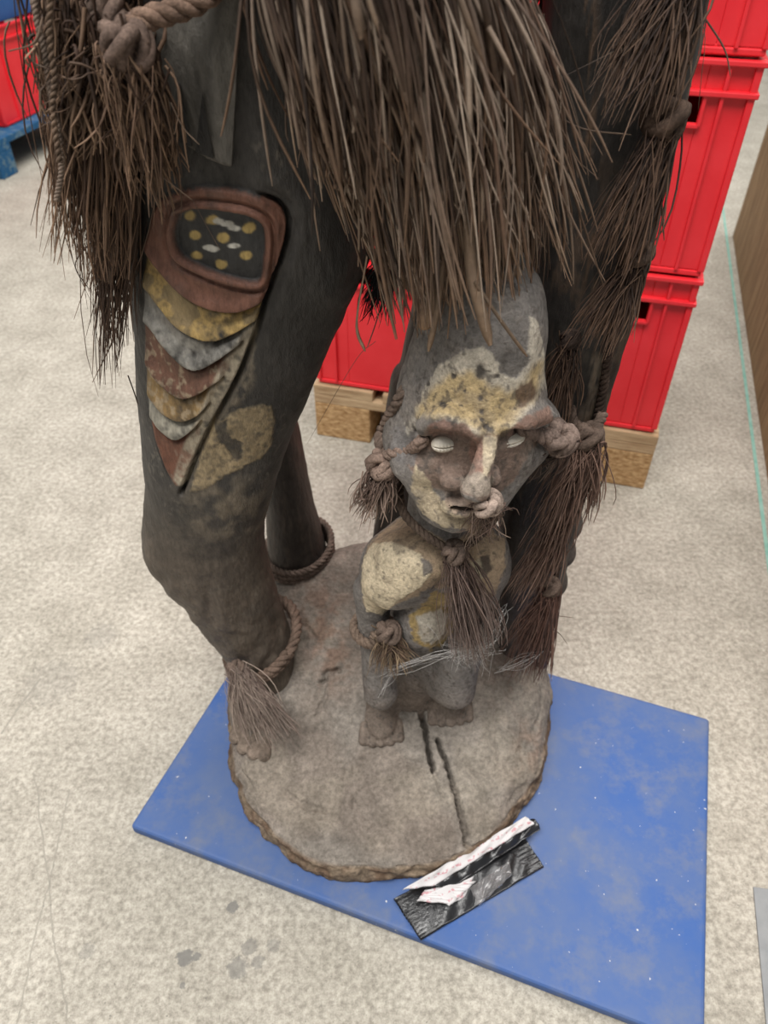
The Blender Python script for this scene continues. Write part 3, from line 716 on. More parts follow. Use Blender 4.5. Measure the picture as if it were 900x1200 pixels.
    for _ in range(1):                                              # relax the carving a little
        acc = np.zeros_like(V); cnt = np.zeros(len(V))
        for a, b in ((0, 1), (1, 2), (2, 3), (3, 0)):
            for u, v in ((a, b), (b, a)):
                for c_ in range(3): acc[:, c_] += np.bincount(Q[:, u], V[Q[:, v], c_], len(V))
                cnt += np.bincount(Q[:, u], minlength=len(V))
        V = V*.5+.5*acc/cnt[:, None]
    Nn, x, y, fc = facing_px(V, Q)
    n1 = fbm(V, 16, 3, 11); n2 = fbm(V, 60, 3, 12); n3 = fbm(V, 180, 3, 13)
    yw = 2.6*n2+2.4*n3
    isH = V[:, 2] > HC[2]-.125
    c = np.tile(lin((126, 120, 115)), (len(V), 1)); c = c*(1+.15*n1+.1*n2)[:, None]
    c = blend(c, smooth(.3, .16, V[:, 2])*.85, (120, 106, 94))
    d = .0010*n1+.0007*n2
    def pt(poly, col, amt=1., soft=1.5, wear=None, raise_=0., wob=1.):
        nonlocal c, d
        m = fc*smooth(soft, -soft, poly_sd(x, y, poly)+yw*wob)*amt
        if wear is not None: m = m*smooth(wear+.2, wear-.05, n2*.6+n3*.6)
        c = blend(c, m, col); d = d+m*raise_
    # face paint
    pt([(478, 520), (500, 500), (560, 505), (640, 495), (625, 530), (600, 565), (575, 590), (520, 575), (490, 560), (475, 540)], (134, 114, 102))
    pt([(566, 406), (540, 411), (515, 430), (498, 452), (487, 480), (492, 492), (520, 486), (560, 512), (592, 508), (625, 478), (638, 455), (637, 410), (630, 376), (622, 372), (618, 424), (606, 446), (586, 440), (581, 418)], (194, 184, 168), 1, 1.2, .8, .0009)
    pt([(551, 434), (525, 442), (505, 456), (491, 474), (489, 489), (520, 487), (545, 492), (562, 510), (590, 510), (612, 483), (629, 466), (635, 425), (624, 428), (615, 453), (596, 462), (575, 452)], (198, 172, 124), .85, 7, .9)
    pt([(604, 458), (622, 446), (630, 462), (616, 478), (604, 482)], (98, 76, 62), .9, 2)
    pt([(503, 498), (520, 492), (545, 498), (560, 512), (548, 514), (520, 506), (505, 512)], (136, 108, 96), .9)
    pt([(588, 512), (615, 488), (640, 478), (648, 494), (628, 506), (600, 512)], (142, 112, 98), .9)
    pt([(566, 510), (583, 512), (581, 534), (570, 560), (563, 562), (565, 535)], (192, 176, 150), 1, 1, .9, .0009, .4)
    pt([(553, 512), (566, 512), (566, 555), (558, 556), (550, 532)], (146, 114, 100), .9, 1, None, 0, .5)
    pt([(538, 560), (560, 552), (578, 560), (578, 578), (558, 585), (540, 576)], (158, 146, 132), .8)
    pt([(488, 545), (498, 552), (506, 575), (525, 590), (545, 606), (575, 588), (566, 606), (545, 618), (518, 618), (496, 602), (482, 575)], (186, 170, 144), 1, 1.5, .85, .0006)
    pt([(520, 575), (540, 580), (556, 588), (560, 596), (545, 606), (525, 600)], (160, 138, 122), .75)
    pt([(462, 500), (490, 492), (500, 515), (485, 545), (466, 540), (455, 520)], (122, 117, 114), .9)
    pt([(474, 495), (486, 488), (490, 503), (478, 508)], (176, 168, 156), .9)
    for (sx, sy, r) in ((564, 437, 8), (519, 474, 5), (563, 466, 4), (565, 482, 3), (565, 492, 3), (568, 500, 4), (532, 440, 3), (583, 441, 3), (502, 450, 3), (545, 458, 2.5), (540, 475, 2)):
        m = fc*smooth(1.2, .8, np.hypot(x-sx, y-sy)/r+.5*n3); c = blend(c, m, (86, 80, 74)); d = d-m*.0008
    c = blend(c, fc*smooth(.0, .6, n2+.4*n1)*.35*(V[:, 2] > HC[2]-.12), (132, 122, 112)); c = blend(c, fc*smooth(.35, .6, n3)*.35, (96, 88, 80))
    # chest paint
    pt([(452, 612), (475, 604), (505, 625), (530, 640), (560, 612), (592, 632), (593, 665), (578, 700), (560, 700), (535, 688), (505, 690), (470, 706), (445, 718), (428, 712), (424, 680), (430, 640)], (168, 146, 120), .95, 2, .8)
    pt([(438, 637), (463, 635), (493, 650), (507, 669), (493, 688), (467, 704), (448, 720), (430, 716), (423, 686), (426, 654)], (206, 190, 162), 1, 1.2, 1.0, .0012, .5)
    pt([(552, 660), (562, 655), (570, 672), (560, 680)], (190, 176, 150), 1, 1)
    pt([(563, 652), (572, 650), (576, 664), (568, 676)], (80, 70, 62), .9)
    pt([(494, 655), (503, 656), (506, 670), (498, 672)], (110, 104, 100), .9)
    pt([(478, 722), (490, 714), (500, 700), (510, 692), (527, 694), (532, 735), (520, 752), (505, 762), (485, 752)], (164, 140, 92), .95, 1.5, .85)
    pt([(488, 722), (500, 718), (516, 712), (526, 722), (522, 745), (505, 756), (490, 745)], (176, 168, 154), .95, 2, .75, .0008)
    m = fc*smooth(.25, .5, n2+.3*n3)*.3*smooth(.62, .55, V[:, 2]); c = blend(c, m, (98, 84, 74))
    c = blend(c, smooth(.55, .7, n3)*.5*fc, (78, 72, 68))
    # fine crackle on the pale chest pad
    V = V+Nn*d[:, None]
    return part('carved_figure', V, Q, M_carve, colors=np.clip(c, 0, 1), label='small carved figure with tall painted head, shell eyes and long nose')
fig = make_figure()

def cowrie(c, M, L, W, T, tilt):
    nu, nv = 72, 36; u = np.linspace(0, 2*np.pi, nu, endpoint=False); v = np.linspace(0, np.pi, nv)
    U, Vv = np.meshgrid(u, v, indexing='ij')
    x = np.cos(Vv); yy = np.sin(Vv)*np.cos(U); zz = np.sin(Vv)*np.sin(U)       # x long axis, yy out of the face
    prof = (1-.12*x); fr_ = smooth(.2, .7, yy)
    slit = np.exp(-(zz/.09)**2)*fr_*smooth(1, .85, np.abs(x)); teeth = np.cos(x*24)*np.exp(-((np.abs(zz)-.3)/.22)**2)*fr_
    r = 1-.6*slit+.09*teeth
    P = np.stack([x*L, yy*T*prof*r, zz*W*prof*r], -1).reshape(-1, 3)
    ct, st = math.cos(tilt), math.sin(tilt); P = np.stack([P[:, 0]*ct-P[:, 2]*st, -P[:, 1], P[:, 0]*st+P[:, 2]*ct], 1)
    i = np.arange(nu)[:, None]; j = np.arange(nv-1)[None]; i2 = (i+1) % nu
    Fq = np.stack([i*nv+j, i2*nv+j, i2*nv+j+1, i*nv+j+1], -1).reshape(-1, 4)
    return c+P@M.T, orient(P, Fq)
for s, tl in ((-1, .08), (1, .28)):
    V, Fq = cowrie(hp(521, 520, .061) if s < 0 else hp(600, 515, .062), RM, .0124 if s < 0 else .0122, .0078 if s < 0 else .0066, .0078, tl)
    part('shell_eye', V, Fq, M_shell, fig, label='pale ribbed cowrie shell eye')

# ------------------------------------------------------------------ cords, knots and tassels
PAL = [(96, 80, 68), (84, 68, 58), (110, 92, 78), (70, 56, 48), (124, 106, 90)]
CORD = (112, 96, 86)
def cord_col(V, col=CORD, seed=0): return np.tile(lin(col), (len(V), 1))*(1+.25*fbm(V, 120, 2, seed)+.15*fbm(V, 30, 2, seed+3))[:, None]
def cord(name, pts, R, parent, strands=3, col=CORD, seed=0, closed=False, **k):
    V, Fq = rope_mesh(pts, R, strands, closed=closed); return part(name, V, Fq, M_cord, parent, colors=np.clip(cord_col(V, col, seed), 0, 1), **k)
def fringe_strands(c0, ends, n, K=7, r0=.006, bow=.02, curl=.004, seed=0, lmin=.7, lmax=1.08, side=None):
    rs = np.random.default_rng(seed); ends = [np.asarray(e, float) for e in ends]; c0 = np.asarray(c0, float)
    u = rs.random(n)*(len(ends)-1); i = np.minimum(u.astype(int), len(ends)-2); f = (u-i)[:, None]; E_ = np.array(ends)
    tip = E_[i]*(1-f)+E_[i+1]*f+rs.normal(size=(n, 3))*np.array([.006, .010, .006])
    st = c0+rs.normal(size=(n, 3))*r0*.6
    l = rs.uniform(lmin, lmax, (n, 1)); tip = st+(tip-st)*l
    L = np.linalg.norm(tip-st, axis=1, keepdims=True)
    out = (tip-tip.mean(0)); mid = (st+tip)/2+out*.25+np.array([0, -.25, .35])*bow*rs.uniform(.2, 1.4, (n, 1))+rs.normal(size=(n, 3))*curl*1.5
    t = np.linspace(0, 1, K)[None, :, None]
    S = (1-t)**2*st[:, None]+2*t*(1-t)*mid[:, None]+t**2*tip[:, None]
    ph = rs.uniform(0, 6.3, (n, 1, 3)); S = S+curl*np.sin(t*rs.uniform(2, 6, (n, 1, 1))+ph)*t
    return S
def tassel(kpx, R, ends, n, parent=None, name='tassel', wid=.0016, pal=PAL, seed=0, bow=.02, curl=.004, tip=(150, 130, 112), label=None, knot_col=CORD, r0=None, lmin=.7, start=None, knot=True):
    kc = at(*kpx); E_ = [at(*e) for e in ends]
    ax = np.mean(E_, 0)-kc; ax /= np.linalg.norm(ax)
    S = fringe_strands(kc+ax*R*.5 if start is None else at(*start), E_, n, seed=seed, bow=bow, curl=curl, r0=r0 or R*.8, lmin=lmin)
    V, Fq = strand_mesh(S, wid*np.random.default_rng(seed).uniform(.6, 1.3, len(S)), .5, seed)
    C = strand_colors(len(S), S.shape[1], pal, seed, tip)
    if knot:
        kV, kF = knot_mesh(kc, R, ax, seed); k = part(name, kV, kF, M_cord, parent or statue, colors=np.clip(cord_col(kV, knot_col, seed), 0, 1), label=label)
        part('fringe', V, Fq, M_grass, k, colors=C, kind='stuff')
        return k
    return part(name, V, Fq, M_grass, parent or statue, colors=C, kind='stuff', label=label)

# anklets
def ring_path(ctr, rx, ry, tiltx=0, tilty=0, turns=1, dz=0, n=24, a0=0):
    a = np.linspace(0, 2*np.pi*turns, int(n*turns)+1)+a0
    return np.stack([ctr[0]+rx*np.cos(a), ctr[1]+ry*np.sin(a), ctr[2]+tiltx*np.cos(a)+tilty*np.sin(a)+dz*np.linspace(0, 1, len(a))], 1)
L_ = at(268, 768, .73); R_ = at(347, 745, .73); mid = (L_+R_)/2
cord('rope_anklet', ring_path((mid[0], .735, mid[2]+.004), .056, .062, (R_-L_)[2]/2, .018, 1.9, .012), .0082, leg, 3, (112, 94, 82), 3)
tassel((276, 783, .665), .012, [(272, 845, .60), (300, 868, .58), (330, 872, .58), (352, 852, .60)], 420, leg, 'anklet_tassel', .0013, [(128, 112, 102), (112, 96, 88), (146, 130, 118), (96, 80, 72)], 5, .03, .003, (160, 146, 134), lmin=.55, r0=.012)
L_ = at(317, 663, .905); R_ = at(394, 645, .905); mid = (L_+R_)/2
cord('rope_anklet', ring_path((at(351, 650, .915)[0], .915, at(351, 652, .915)[2]), .056, .062, .007, .004, 3.2, .032), .0060, rear, 3, (110, 94, 84), 4)

# head cords: ears, nose, neck
cord('ear_cord', [hp(497, 515, .045), hp(493, 518, .060), at(480, 528, .57), at(462, 531, .575), at(450, 536, .585)], .0062, fig, 3, (136, 116, 104), 6)
cord('ear_cord', [at(449, 540, .59), at(446, 520, .60), at(448, 505, .615), hd(-.070, .012, .006), hd(-.060, -.005, .008)], .0065, fig, 3, (128, 110, 98), 7)
tassel((449, 544, .585), .0155, [(417, 590, .57), (425, 603, .57), (440, 604, .57), (456, 592, .58)], 190, fig, 'ear_tassel', .0016, [(118, 98, 88), (100, 82, 72), (138, 118, 106), (84, 66, 58)], 8, .012, .003, lmin=.75, knot_col=(136, 116, 104))
cord('ear_cord', [hp(609, 502, .045), hp(614, 504, .062), at(626, 508, .575), at(640, 513, .58), at(655, 514, .59)], .0075, fig, 3, (130, 112, 102), 9)
tassel((655, 513, .59), .0165, [(600, 540, .63), (615, 548, .62), (640, 545, .62), (668, 530, .62)], 90, fig, 'ear_tassel', .0015, [(80, 66, 58), (66, 52, 46), (96, 80, 70)], 10, .006, .003, lmin=.6, knot_col=(132, 114, 104))
tassel((571, 590, .508), .0125, [(540, 628, .53), (556, 640, .535), (575, 640, .535), (598, 606, .53)], 110, fig, 'nose_tassel', .0011, [(112, 92, 82), (96, 76, 68), (130, 112, 100)], 11, .005, .004, lmin=.4, knot_col=(158, 140, 128))
nk = [at(472, 560, .62), at(468, 580, .60), at(474, 602, .585), at(490, 620, .575), at(512, 636, .565), at(532, 645, .560), at(552, 636, .575), at(574, 616, .60), at(584, 598, .64)]
cord('necklace_cord', nk, .0048, fig, 3, (92, 78, 68), 12)
tassel((533, 647, .556), .0125, [(528, 752, .545), (545, 768, .54), (565, 765, .54), (586, 740, .56)], 260, fig, 'necklace_tassel', .0014, [(112, 94, 86), (96, 78, 70), (130, 112, 104), (80, 64, 58)], 13, .02, .004, (158, 144, 136), lmin=.75)
# arm band
ab = at(438, 736, .635); cord('arm_band', ring_path((ab[0], ab[1], ab[2]+.002), .026, .026, -.004, 0, 1.9, -.006), .0062, fig, 3, (128, 110, 96), 14)
cord('arm_band', [at(436, 745, .60), at(448, 742, .595), at(468, 737, .60), at(480, 728, .62)], .0055, fig, 3, (128, 110, 96), 15)
tassel((455, 741, .592), .0145, [(437, 775, .585), (448, 785, .58), (468, 786, .58), (487, 772, .585)], 130, fig, 'arm_tassel', .0018, [(126, 106, 86), (104, 84, 70), (150, 130, 106), (82, 64, 54)], 16, .01, .002, (170, 148, 120), lmin=.7)

# tassels down the post
DK = [(66, 50, 41), (52, 39, 33), (82, 63, 52), (42, 32, 27), (102, 80, 65)]
RD = [(110, 86, 74), (92, 70, 60), (126, 102, 90), (76, 58, 50)]
tassel((806, -60, .665), .02, [(690, 98, .60), (705, 135, .61), (745, 142, .62), (775, 128, .63), (800, 100, .64)], 230, post, 'post_tassel', .0018, DK, 20, .022, .004, (128, 104, 86), lmin=.5, r0=.016)
tassel((779, 139, .645), .0165, [(686, 288, .615), (703, 314, .615), (735, 318, .62), (757, 285, .635)], 230, post, 'post_tassel', .0016, DK, 21, .014, .0025, (128, 100, 80), lmin=.6, knot_col=(84, 68, 58), r0=.010)
tassel((746, 297, .65), .0135, [(668, 383, .625), (690, 405, .62), (715, 404, .625), (738, 378, .635)], 230, post, 'post_tassel', .0016, DK, 22, .014, .002, (128, 100, 80), lmin=.6, knot_col=(84, 68, 58), r0=.009)
tassel((669, 398, .645), .0095, [(630, 455, .64), (640, 482, .635), (655, 490, .635), (672, 462, .64)], 180, post, 'post_tassel', .0014, DK, 23, .012, .002, (128, 100, 80), lmin=.65, knot_col=(70, 58, 52))
cord('post_cord', [at(668, 478, .66), at(672, 496, .655), at(688, 502, .65), at(700, 498, .655), at(706, 486, .67)], .0062, post, 3, (104, 88, 78), 24)
tassel((690, 512, .645), .0155, [(618, 606, .625), (632, 638, .62), (655, 638, .62), (682, 608, .63), (700, 588, .64)], 300, post, 'post_tassel', .0016, RD, 25, .035, .003, (140, 116, 102), lmin=.55, knot_col=(104, 88, 78))
tassel((662, 600, .655), .012, [(592, 684, .635), (605, 702, .63), (628, 698, .63), (650, 668, .64)], 240, post, 'post_tassel', .0016, RD, 26, .03, .003, (140, 116, 102), lmin=.55, knot_col=(96, 78, 70))
tassel((646, 688, .655), .0125, [(588, 765, .645), (600, 792, .64), (622, 795, .64), (640, 782, .645)], 330, post, 'post_tassel', .0016, [(104, 76, 66), (88, 64, 56), (122, 94, 82), (72, 54, 48)], 27, .025, .003, (134, 110, 98), lmin=.55, knot_col=(104, 88, 78))
cord('post_cord', [at(812, -80, .69), at(800, 40, .665), at(786, 120, .66), at(770, 190, .665), at(750, 285, .665), at(735, 330, .665), at(716, 400, .675), at(700, 490, .68), at(668, 590, .68), at(650, 680, .675)], .005, post, 3, (80, 66, 58), 28)

# grass skirt
def skirt():
    rs = np.random.default_rng(99); K = 11; out = []; wid = []
    def layer(n, x0, x1, endf, yA, yB, wd, seed, spread=14, top=-190):
        rs = np.random.default_rng(seed); u = rs.random(n)
        xt = x0+(x1-x0)*u
        for i in range(n):
            xe, ye = endf(u[i], rs); ytop = yA+rs.uniform(-.02, .02)-.03*math.sin(math.pi*u[i]); yend = yB+rs.uniform(-.025, .025)-.02*math.sin(math.pi*u[i])
            a = at(xt[i]+rs.normal()*6, top+rs.uniform(-10, 60), ytop); b = at(xe+rs.normal()*spread, ye, yend)
            t = np.linspace(0, 1, K)[:, None]
            m = (a+b)/2+np.array([rs.normal()*.014+.022*max(0, u[i]-.3), -.018-rs.random()*.016, .0])
            S = (1-t)**2*a+2*t*(1-t)*m+t**2*b
            S = S+np.sin(t*rs.uniform(2, 7)+rs.uniform(0, 6, 3))*np.array([.0035, .003, 0])*t
            out.append(S); wid.append(wd*rs.uniform(.45, 1.35))
    dr = lambda u: -45*max(0, u-.35)
    layer(700, 305, 556, lambda u, r: (455+165*u, 295+dr(u)+r.uniform(-110, 85)), .60, .605, .0022, 1, 14)
    layer(800, 297, 546, lambda u, r: (405+200*u, 225+110*min(1, u*1.6)+dr(u)+r.uniform(-130, 45)), .57, .575, .0024, 2, 18)
    layer(640, 290, 530, lambda u, r: (372+210*u, 150+r.uniform(-90, 90)+60*u), .545, .55, .0025, 3, 18)
    layer(430, 282, 350, lambda u, r: (362+75*u, 178+40*u+r.uniform(-60, 22)), .555, .565, .0024, 4, 10)      # left edge, ending high on the thigh
    layer(100, 380, 470, lambda u, r: (468+50*u, 355+r.uniform(-40, 45)), .565, .56, .0022, 5, 12)            # long ends around the crown
    layer(22, 400, 520, lambda u, r: (500+105*u, 355+r.uniform(-40, 40)), .55, .525, .0024, 6, 16)
    layer(90, 490, 545, lambda u, r: (610+70*u, 250+r.uniform(-80, 90)), .58, .60, .0017, 7, 22)              # strays towards the post
    layer(70, 300, 530, lambda u, r: (400+215*u, 200+r.uniform(-80, 110)), .535, .535, .0020, 9, 55)          # strips lying across
    layer(60, 300, 530, lambda u, r: (385+205*u, 120+r.uniform(-90, 120)), .53, .53, .0046, 10, 20)           # a few broad strips
    S = np.array(out); w_ = np.array(wid)
    V, Fq = strand_mesh(S, w_, .28, 5, face=(0, -.8, .5))
    C = strand_colors(len(S), K, [(106, 90, 79), (80, 65, 56), (128, 112, 99), (48, 38, 33), (172, 154, 138), (88, 68, 56), (60, 47, 40)], 8, (150, 120, 96))
    o = part('grass_skirt', V, Fq, M_grass, colors=C, kind='stuff', label='thick skirt of dry brown grass strips')
    # a few broad dry leaf strips lying on the crown
    for k, (pts, wd) in enumerate((([(548, 240, .535), (552, 310, .528), (560, 350, .520), (575, 405, .518)], .0095), ([(500, 300, .55), (508, 340, .548), (500, 372, .548), (494, 386, .55)], .012), ([(520, 300, .54), (513, 360, .54), (502, 412, .54)], .005), ([(556, 330, .52), (590, 380, .53), (618, 418, .55)], .003), ([(430, 300, .56), (418, 380, .60), (428, 412, .6)], .003))):
        P = catmull([at(*p) for p in pts], 14)[None]; V, Fq = strand_mesh(P, np.array([wd]), .22, k, face=(0, -.8, .5))
        part('leaf_strip', V, Fq, M_grass, o, colors=strand_colors(1, 14, [(128, 108, 90)], k, (150, 118, 88)))
    wv, wf = rope_mesh([(-.16, .60, 1.165), (-.05, .575, 1.16), (.05, .565, 1.155), (.14, .60, 1.16), (.20, .66, 1.165)], .012, 3); part('waist_cord', wv, wf, M_cord, o, colors=np.clip(cord_col(wv, (96, 80, 70), 2), 0, 1))
    return o
sk = skirt()
tassel((452, 300, .72), .01, [(420, 345, .71), (430, 365, .71), (445, 368, .71), (462, 350, .71)], 150, sk, 'black_tassel', .0015, [(26, 24, 24), (34, 30, 29), (20, 18, 18)], 33, .008, .003, (40, 34, 32), label='small black fibre tassel', knot_col=(30, 27, 26))
tassel((650, -40, .86), .012, [(600, 60, .85), (618, 90, .85), (640, 95, .85), (655, 80, .85)], 160, post, 'post_tassel', .0016, DK, 34, .012, .004, (128, 100, 80), knot_col=(84, 68, 58))
tassel((622, 20, .70), .01, [(598, 250, .69), (610, 330, .69), (628, 340, .69), (640, 300, .69)], 130, sk, 'loose_strands', .0018, [(80, 66, 56), (60, 48, 42), (100, 84, 72)], 35, .012, .006, (120, 96, 80), knot=False, lmin=.5)

# left hand side: rope, big knot, long bundles of fibre
cord('hip_rope', [at(295, -60, .60), at(262, -22, .585), at(235, 0, .58), at(205, 13, .575), at(175, 21, .57), at(152, 32, .565)], .0075, leg, 3, (120, 98, 84), 41)
cord('hip_rope', [at(120, -60, .58), at(128, -10, .57), at(134, 20, .565), at(145, 42, .56)], .0085, leg, 3, (112, 94, 84), 42)
LB = [(84, 66, 54), (66, 49, 40), (104, 82, 67), (50, 37, 30), (130, 105, 86)]
tassel((148, 52, .56), .0155, [(150, 190, .565), (172, 232, .575), (196, 238, .585), (212, 190, .59)], 300, leg, 'hip_tassel', .0018, LB, 43, .02, .005, (150, 120, 94), lmin=.45, knot_col=(112, 94, 84), r0=.014)
tassel((110, -60, .62), .02, [(80, 240, .60), (62, 285, .60), (100, 300, .60), (125, 320, .61), (146, 290, .62)], 620, leg, 'fibre_bundle', .0019, LB, 44, .03, .006, (140, 110, 86), lmin=.3, r0=.03)
tassel((138, 60, .645), .02, [(108, 330, .64), (118, 400, .645), (130, 440, .645), (146, 380, .65), (153, 330, .65)], 420, leg, 'fibre_bundle', .0016, [(80, 64, 54), (64, 50, 42), (98, 80, 68)], 45, .02, .006, (120, 92, 72), lmin=.4, r0=.03)
tassel((100, 20, .60), .014, [(75, 90, .58), (62, 130, .58), (90, 180, .58), (130, 150, .58)], 200, leg, 'fibre_bundle', .0026, LB, 46, .03, .006, (150, 122, 98), lmin=.4, r0=.03)
cord('hanging_cord', [at(40, -60, .57), at(42, 15, .57), at(52, 60, .57), at(60, 110, .57), at(70, 160, .57), at(72, 200, .57), at(66, 235, .57)], .0022, leg, 3, (126, 110, 98), 47)
cord('hanging_cord', [at(62, -60, .56), at(58, 40, .56), at(64, 90, .56), at(62, 130, .56), at(70, 190, .56)], .0022, leg, 2, (110, 92, 78), 48)

# wedge carved on the upper thigh
wp = [(163, 22), (200, 0), (268, -40), (285, -40), (272, 196), (258, 192), (243, 186), (222, 172), (206, 160), (186, 95)]
fy = [.615, .602, .590, .592, .600, .598, .602, .608, .612, .612]
FV = [at(p[0], p[1], y) for p, y in zip(wp, fy)]; BV = [at(p[0], p[1], .66)+np.array([0, 0, 0]) for p in wp]
m_ = len(wp); mid_ = at(246, 80, .588)
fcs = [[i, (i+1) % m_, m_+(i+1) % m_, m_+i] for i in range(m_)]+[[2*m_, (i+1) % m_, i] for i in range(m_)]
wc = [lin((88, 84, 78))]*(2*m_+1)
wo = part('carved_wedge', np.array(FV+BV+[mid_]), fcs, M_dark, leg, colors=np.array(wc), flat=True, label='pointed grey wedge carved on the upper thigh')
bv = wo.modifiers.new('bevel', 'BEVEL'); bv.width = .002; bv.segments = 2
for k, poly in enumerate(([(207, 165), (211, 97), (225, 172)], [(229, 178), (237, 110), (250, 186)])):
    fr_ = [at(p[0], p[1], y_-.003) for p, y_ in zip(poly, ((.606, .599, .606), (.603, .590, .600))[k])]; bk_ = [at(p[0], p[1], .62) for p in poly]
    part('dagger_mark', np.array(fr_+bk_), [[2, 1, 0], [3, 4, 5], [0, 1, 4, 3], [1, 2, 5, 4], [2, 0, 3, 5]], M_dark, leg, colors=np.tile(lin((36, 34, 33)), (6, 1)), flat=True)

# toes of the big foot beside the anklet
tg = Carve(on_base(285, 850)+np.array([-.09, -.09, -.05]), on_base(290, 830)+np.array([.09, .12, .06]), .0025)
b0 = on_base(300, 835)
tg.ell(b0+np.array([0, .03, .0]), (.045, .06, .022), .0)
for (tx, ty) in ((276, 868), (285, 880), (297, 886), (310, 888)):
    tb = on_base(tx, ty); tg.cap(tb+np.array([.004, .035, .006]), tb+np.array([0, .003, .003]), .010, .0105, .004)
V, Q = tg.mesh(); Q = orient(V, Q); part('foot', V, Q, M_base, leg, colors=np.tile(lin((130, 116, 104)), (len(V), 1))*(1+.2*fbm(V, 50, 3, 2))[:, None])

# cobweb strung between the tassel ends and the base
rs = np.random.default_rng(5); webs = []
def web(pts, n, sag, jit, wd):
    for i in range(n):
        P = catmull([at(p[0]+rs.normal()*jit, p[1]+rs.normal()*jit, p[2]) for p in pts], 12); P[1:-1, 2] -= sag*rs.random()*np.sin(np.linspace(0, np.pi, 12))[1:-1]; webs.append((P, wd*rs.uniform(.5, 1.4)))
web([(450, 790, .58), (480, 778, .57), (520, 766, .55), (545, 762, .55), (575, 760, .56)], 12, .008, 4, .0004)
web([(448, 812, .58), (455, 795, .58), (470, 785, .575)], 5, .002, 3, .0004)
web([(540, 765, .55), (575, 750, .56), (590, 720, .58), (588, 712, .58)], 9, .004, 5, .0004)
web([(585, 785, .60), (610, 775, .62), (640, 765, .64)], 7, .003, 4, .00035)
for k in range(110):
    a = np.array([rs.normal(550, 14), rs.normal(764, 5)]); b = a+rs.normal(size=2)*12; webs.append((catmull([at(*a, .55), at(*((a+b)/2+rs.normal(size=2)*3), .548), at(*b, .552)], 12), .0003))
S = np.array([w_[0] for w_ in webs]); V, Fq = strand_mesh(S, np.array([w_[1] for w_ in webs]), .8, 3)
part('cobweb', V, Fq, simple('grey_cobweb', (190, 186, 182), (206, 202, 198), 40, .8), fig, kind='stuff', label='grey cobweb threads across the tassel ends')

# stray single fibres
rs = np.random.default_rng(11); st = []
for pts in ([(640, 100, .60), (690, 75, .60), (720, 60, .61)], [(632, 120, .6), (680, 150, .61), (740, 158, .62)], [(628, 130, .59), (668, 180, .6), (702, 210, .61)], [(560, 250, .52), (600, 225, .53), (625, 205, .55)], [(440, 400, .62), (415, 425, .63), (360, 520, .66)],
            [(452, 340, .60), (440, 380, .6), (430, 408, .6)], [(640, 200, .58), (665, 250, .59), (680, 300, .6)], [(813, 0, .66), (826, 40, .66), (822, 90, .66), (818, 130, .67)], [(810, 0, .66), (832, 30, .66), (850, 60, .66), (856, 90, .66)], [(640, 735, .66), (655, 742, .65), (665, 755, .65)],
            [(636, 722, .66), (655, 722, .65), (672, 724, .65)], [(200, 120, .56), (215, 150, .56), (234, 170, .56)], [(172, 100, .56), (172, 200, .57), (175, 255, .575)], [(180, 200, .57), (200, 215, .575), (226, 235, .58)], [(226, 235, .58), (245, 270, .585), (258, 293, .59)],
            [(110, 280, .6), (88, 310, .6), (105, 340, .6)], [(118, 340, .62), (112, 400, .62), (115, 450, .62)], [(150, 440, .64), (158, 462, .64), (162, 475, .64)], [(335, 90, .6), (335, 150, .6), (338, 166, .6)], [(20, 40, .56), (35, 70, .56), (55, 80, .56)], [(10, 60, .56), (40, 50, .56), (50, 20, .56)]):
    st.append(catmull([at(*p) for p in pts], 12))
S = np.array(st); V, Fq = strand_mesh(S, .0011*rs.uniform(.7, 1.6, len(S)), .6, 4)
part('stray_fibres', V, Fq, M_grass, colors=strand_colors(len(S), 12, [(78, 64, 55), (110, 92, 78), (60, 50, 44)], 3, (130, 110, 94)), kind='stuff')

# torn packet lying on the mat against the base
pk = thing('torn_packet', 'torn black foil packet with white printed paper lying on the blue mat', 'packet', tuple(floor_pt(535, 1030, MT)))
PO = np.array(pk.location)
def sheet(name, quad, nu, nv, zf, mat, thick=.0012, colors=None):
    q = [floor_pt(p[0]+9, p[1]+17, MT) for p in quad]; u = np.linspace(0, 1, nu)[:, None, None]; v = np.linspace(0, 1, nv)[None, :, None]
    P = (1-u)*(1-v)*q[0]+u*(1-v)*q[1]+u*v*q[2]+(1-u)*v*q[3]
    U, Vv = np.meshgrid(np.linspace(0, 1, nu), np.linspace(0, 1, nv), indexing='ij'); P[:, :, 2] = MT+.0015+zf(U, Vv)
    top = P.reshape(-1, 3); bot = top-np.array([0, 0, thick]); i = np.arange(nu-1)[:, None]; j = np.arange(nv-1)[None]; n = nu*nv
    Fq = np.stack([i*nv+j, (i+1)*nv+j, (i+1)*nv+j+1, i*nv+j+1], -1).reshape(-1, 4)
    edge = [k*nv for k in range(nu)]+[(nu-1)*nv+k for k in range(1, nv)]+[k*nv+nv-1 for k in range(nu-2, -1, -1)]+[k for k in range(nv-2, 0, -1)]
    e = np.array(edge); e2 = np.roll(e, -1); ring = np.stack([e, e2, e2+n, e+n], 1)
    V = np.vstack([top, bot]); Fa = np.vstack([Fq, Fq[:, ::-1]+n, ring])
    if Fa.shape[0] and normals(V, Fa)[n//2][2] < 0: Fa = Fa[:, ::-1].copy()
    return mk(name, V, Fa, mat, pk, PO, flat=False, colors=colors)
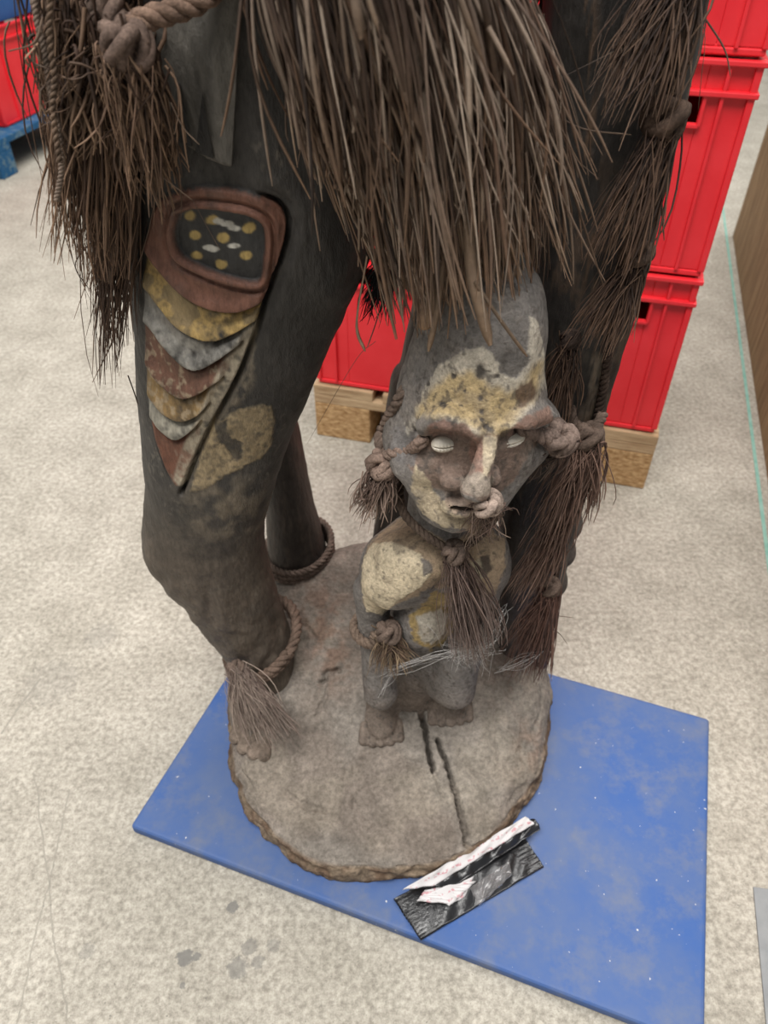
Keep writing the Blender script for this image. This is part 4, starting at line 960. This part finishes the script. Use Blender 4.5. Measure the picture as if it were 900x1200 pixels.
def make_paper():
    m, nt, b = nodes('white_printed_paper', .55, .3); v = coords(nt, (1, 1, 1), (0, 0, math.radians(-24)))
    wv = N(nt, 'ShaderNodeTexWave', Scale=26.0, Distortion=1.2); wv.bands_direction = 'Y'; nt.links.new(v, wv.inputs['Vector'])
    ns = noise(nt, v, 160, 2, .5, .5, .56); mm = N(nt, 'ShaderNodeMath', operation='MULTIPLY'); nt.links.new(wv.outputs['Color'], mm.inputs[0]); nt.links.new(ns, mm.inputs[1])
    r = nt.nodes.new('ShaderNodeMapRange'); r.inputs[1].default_value = .55; r.inputs[2].default_value = .8; r.inputs[4].default_value = .65; nt.links.new(mm.outputs[0], r.inputs[0])
    nt.links.new(mixc(nt, r.outputs[0], lc((190, 187, 187)), lc((172, 96, 106))), b.inputs['Base Color']); return m
M_paper = make_paper()
M_film, nt_, b_ = nodes('clear_plastic_film', .12, .5); b_.inputs['Base Color'].default_value = (.75, .72, .72, 1); b_.inputs['Transmission Weight'].default_value = .85; b_.inputs['Alpha'].default_value = .45
wr = lambda u, v: .003*np.sin(u*19+v*5)*np.sin(v*7+1)+.002*np.sin(u*41+v*13)
sheet('foil_body', [(452, 1038), (600, 958), (628, 1000), (484, 1086)], 70, 26, lambda u, v: .003+.010*np.sin(np.pi*np.clip(v, 0, 1))*np.clip(np.sin(np.pi*u), 0, 1)+.4*wr(u, v)+.0022*np.sin(v*75)*(u < .17)+.0012*np.sin(v*60)*(u > .88), M_blackfoil)
sheet('foil_flap', [(470, 1032), (612, 950), (622, 962), (520, 1030)], 60, 14, lambda u, v: .016+.008*v*(1-v)*4+.6*wr(u, v)+.004*u, M_blackfoil)
sheet('paper_strip', [(462, 1034), (604, 950), (614, 960), (500, 1030)], 60, 12, lambda u, v: .023+.5*wr(u, v)+.006*v+.004*u, M_paper)
sheet('paper_corner', [(479, 1046), (488, 1032), (548, 1022), (520, 1050)], 20, 12, lambda u, v: .020+.004*v+.5*wr(u, v)-.004*u, M_paper)
sheet('paper_corner', [(498, 1034), (545, 1016), (535, 1040), (516, 1052)], 20, 12, lambda u, v: .018+.003*np.sin(u*6)+.003*v, M_paper)
sheet('film_window', [(540, 1030), (586, 998), (590, 1012), (552, 1048)], 24, 14, lambda u, v: .017+.8*wr(u, v)-.006*v, M_film, .0004)
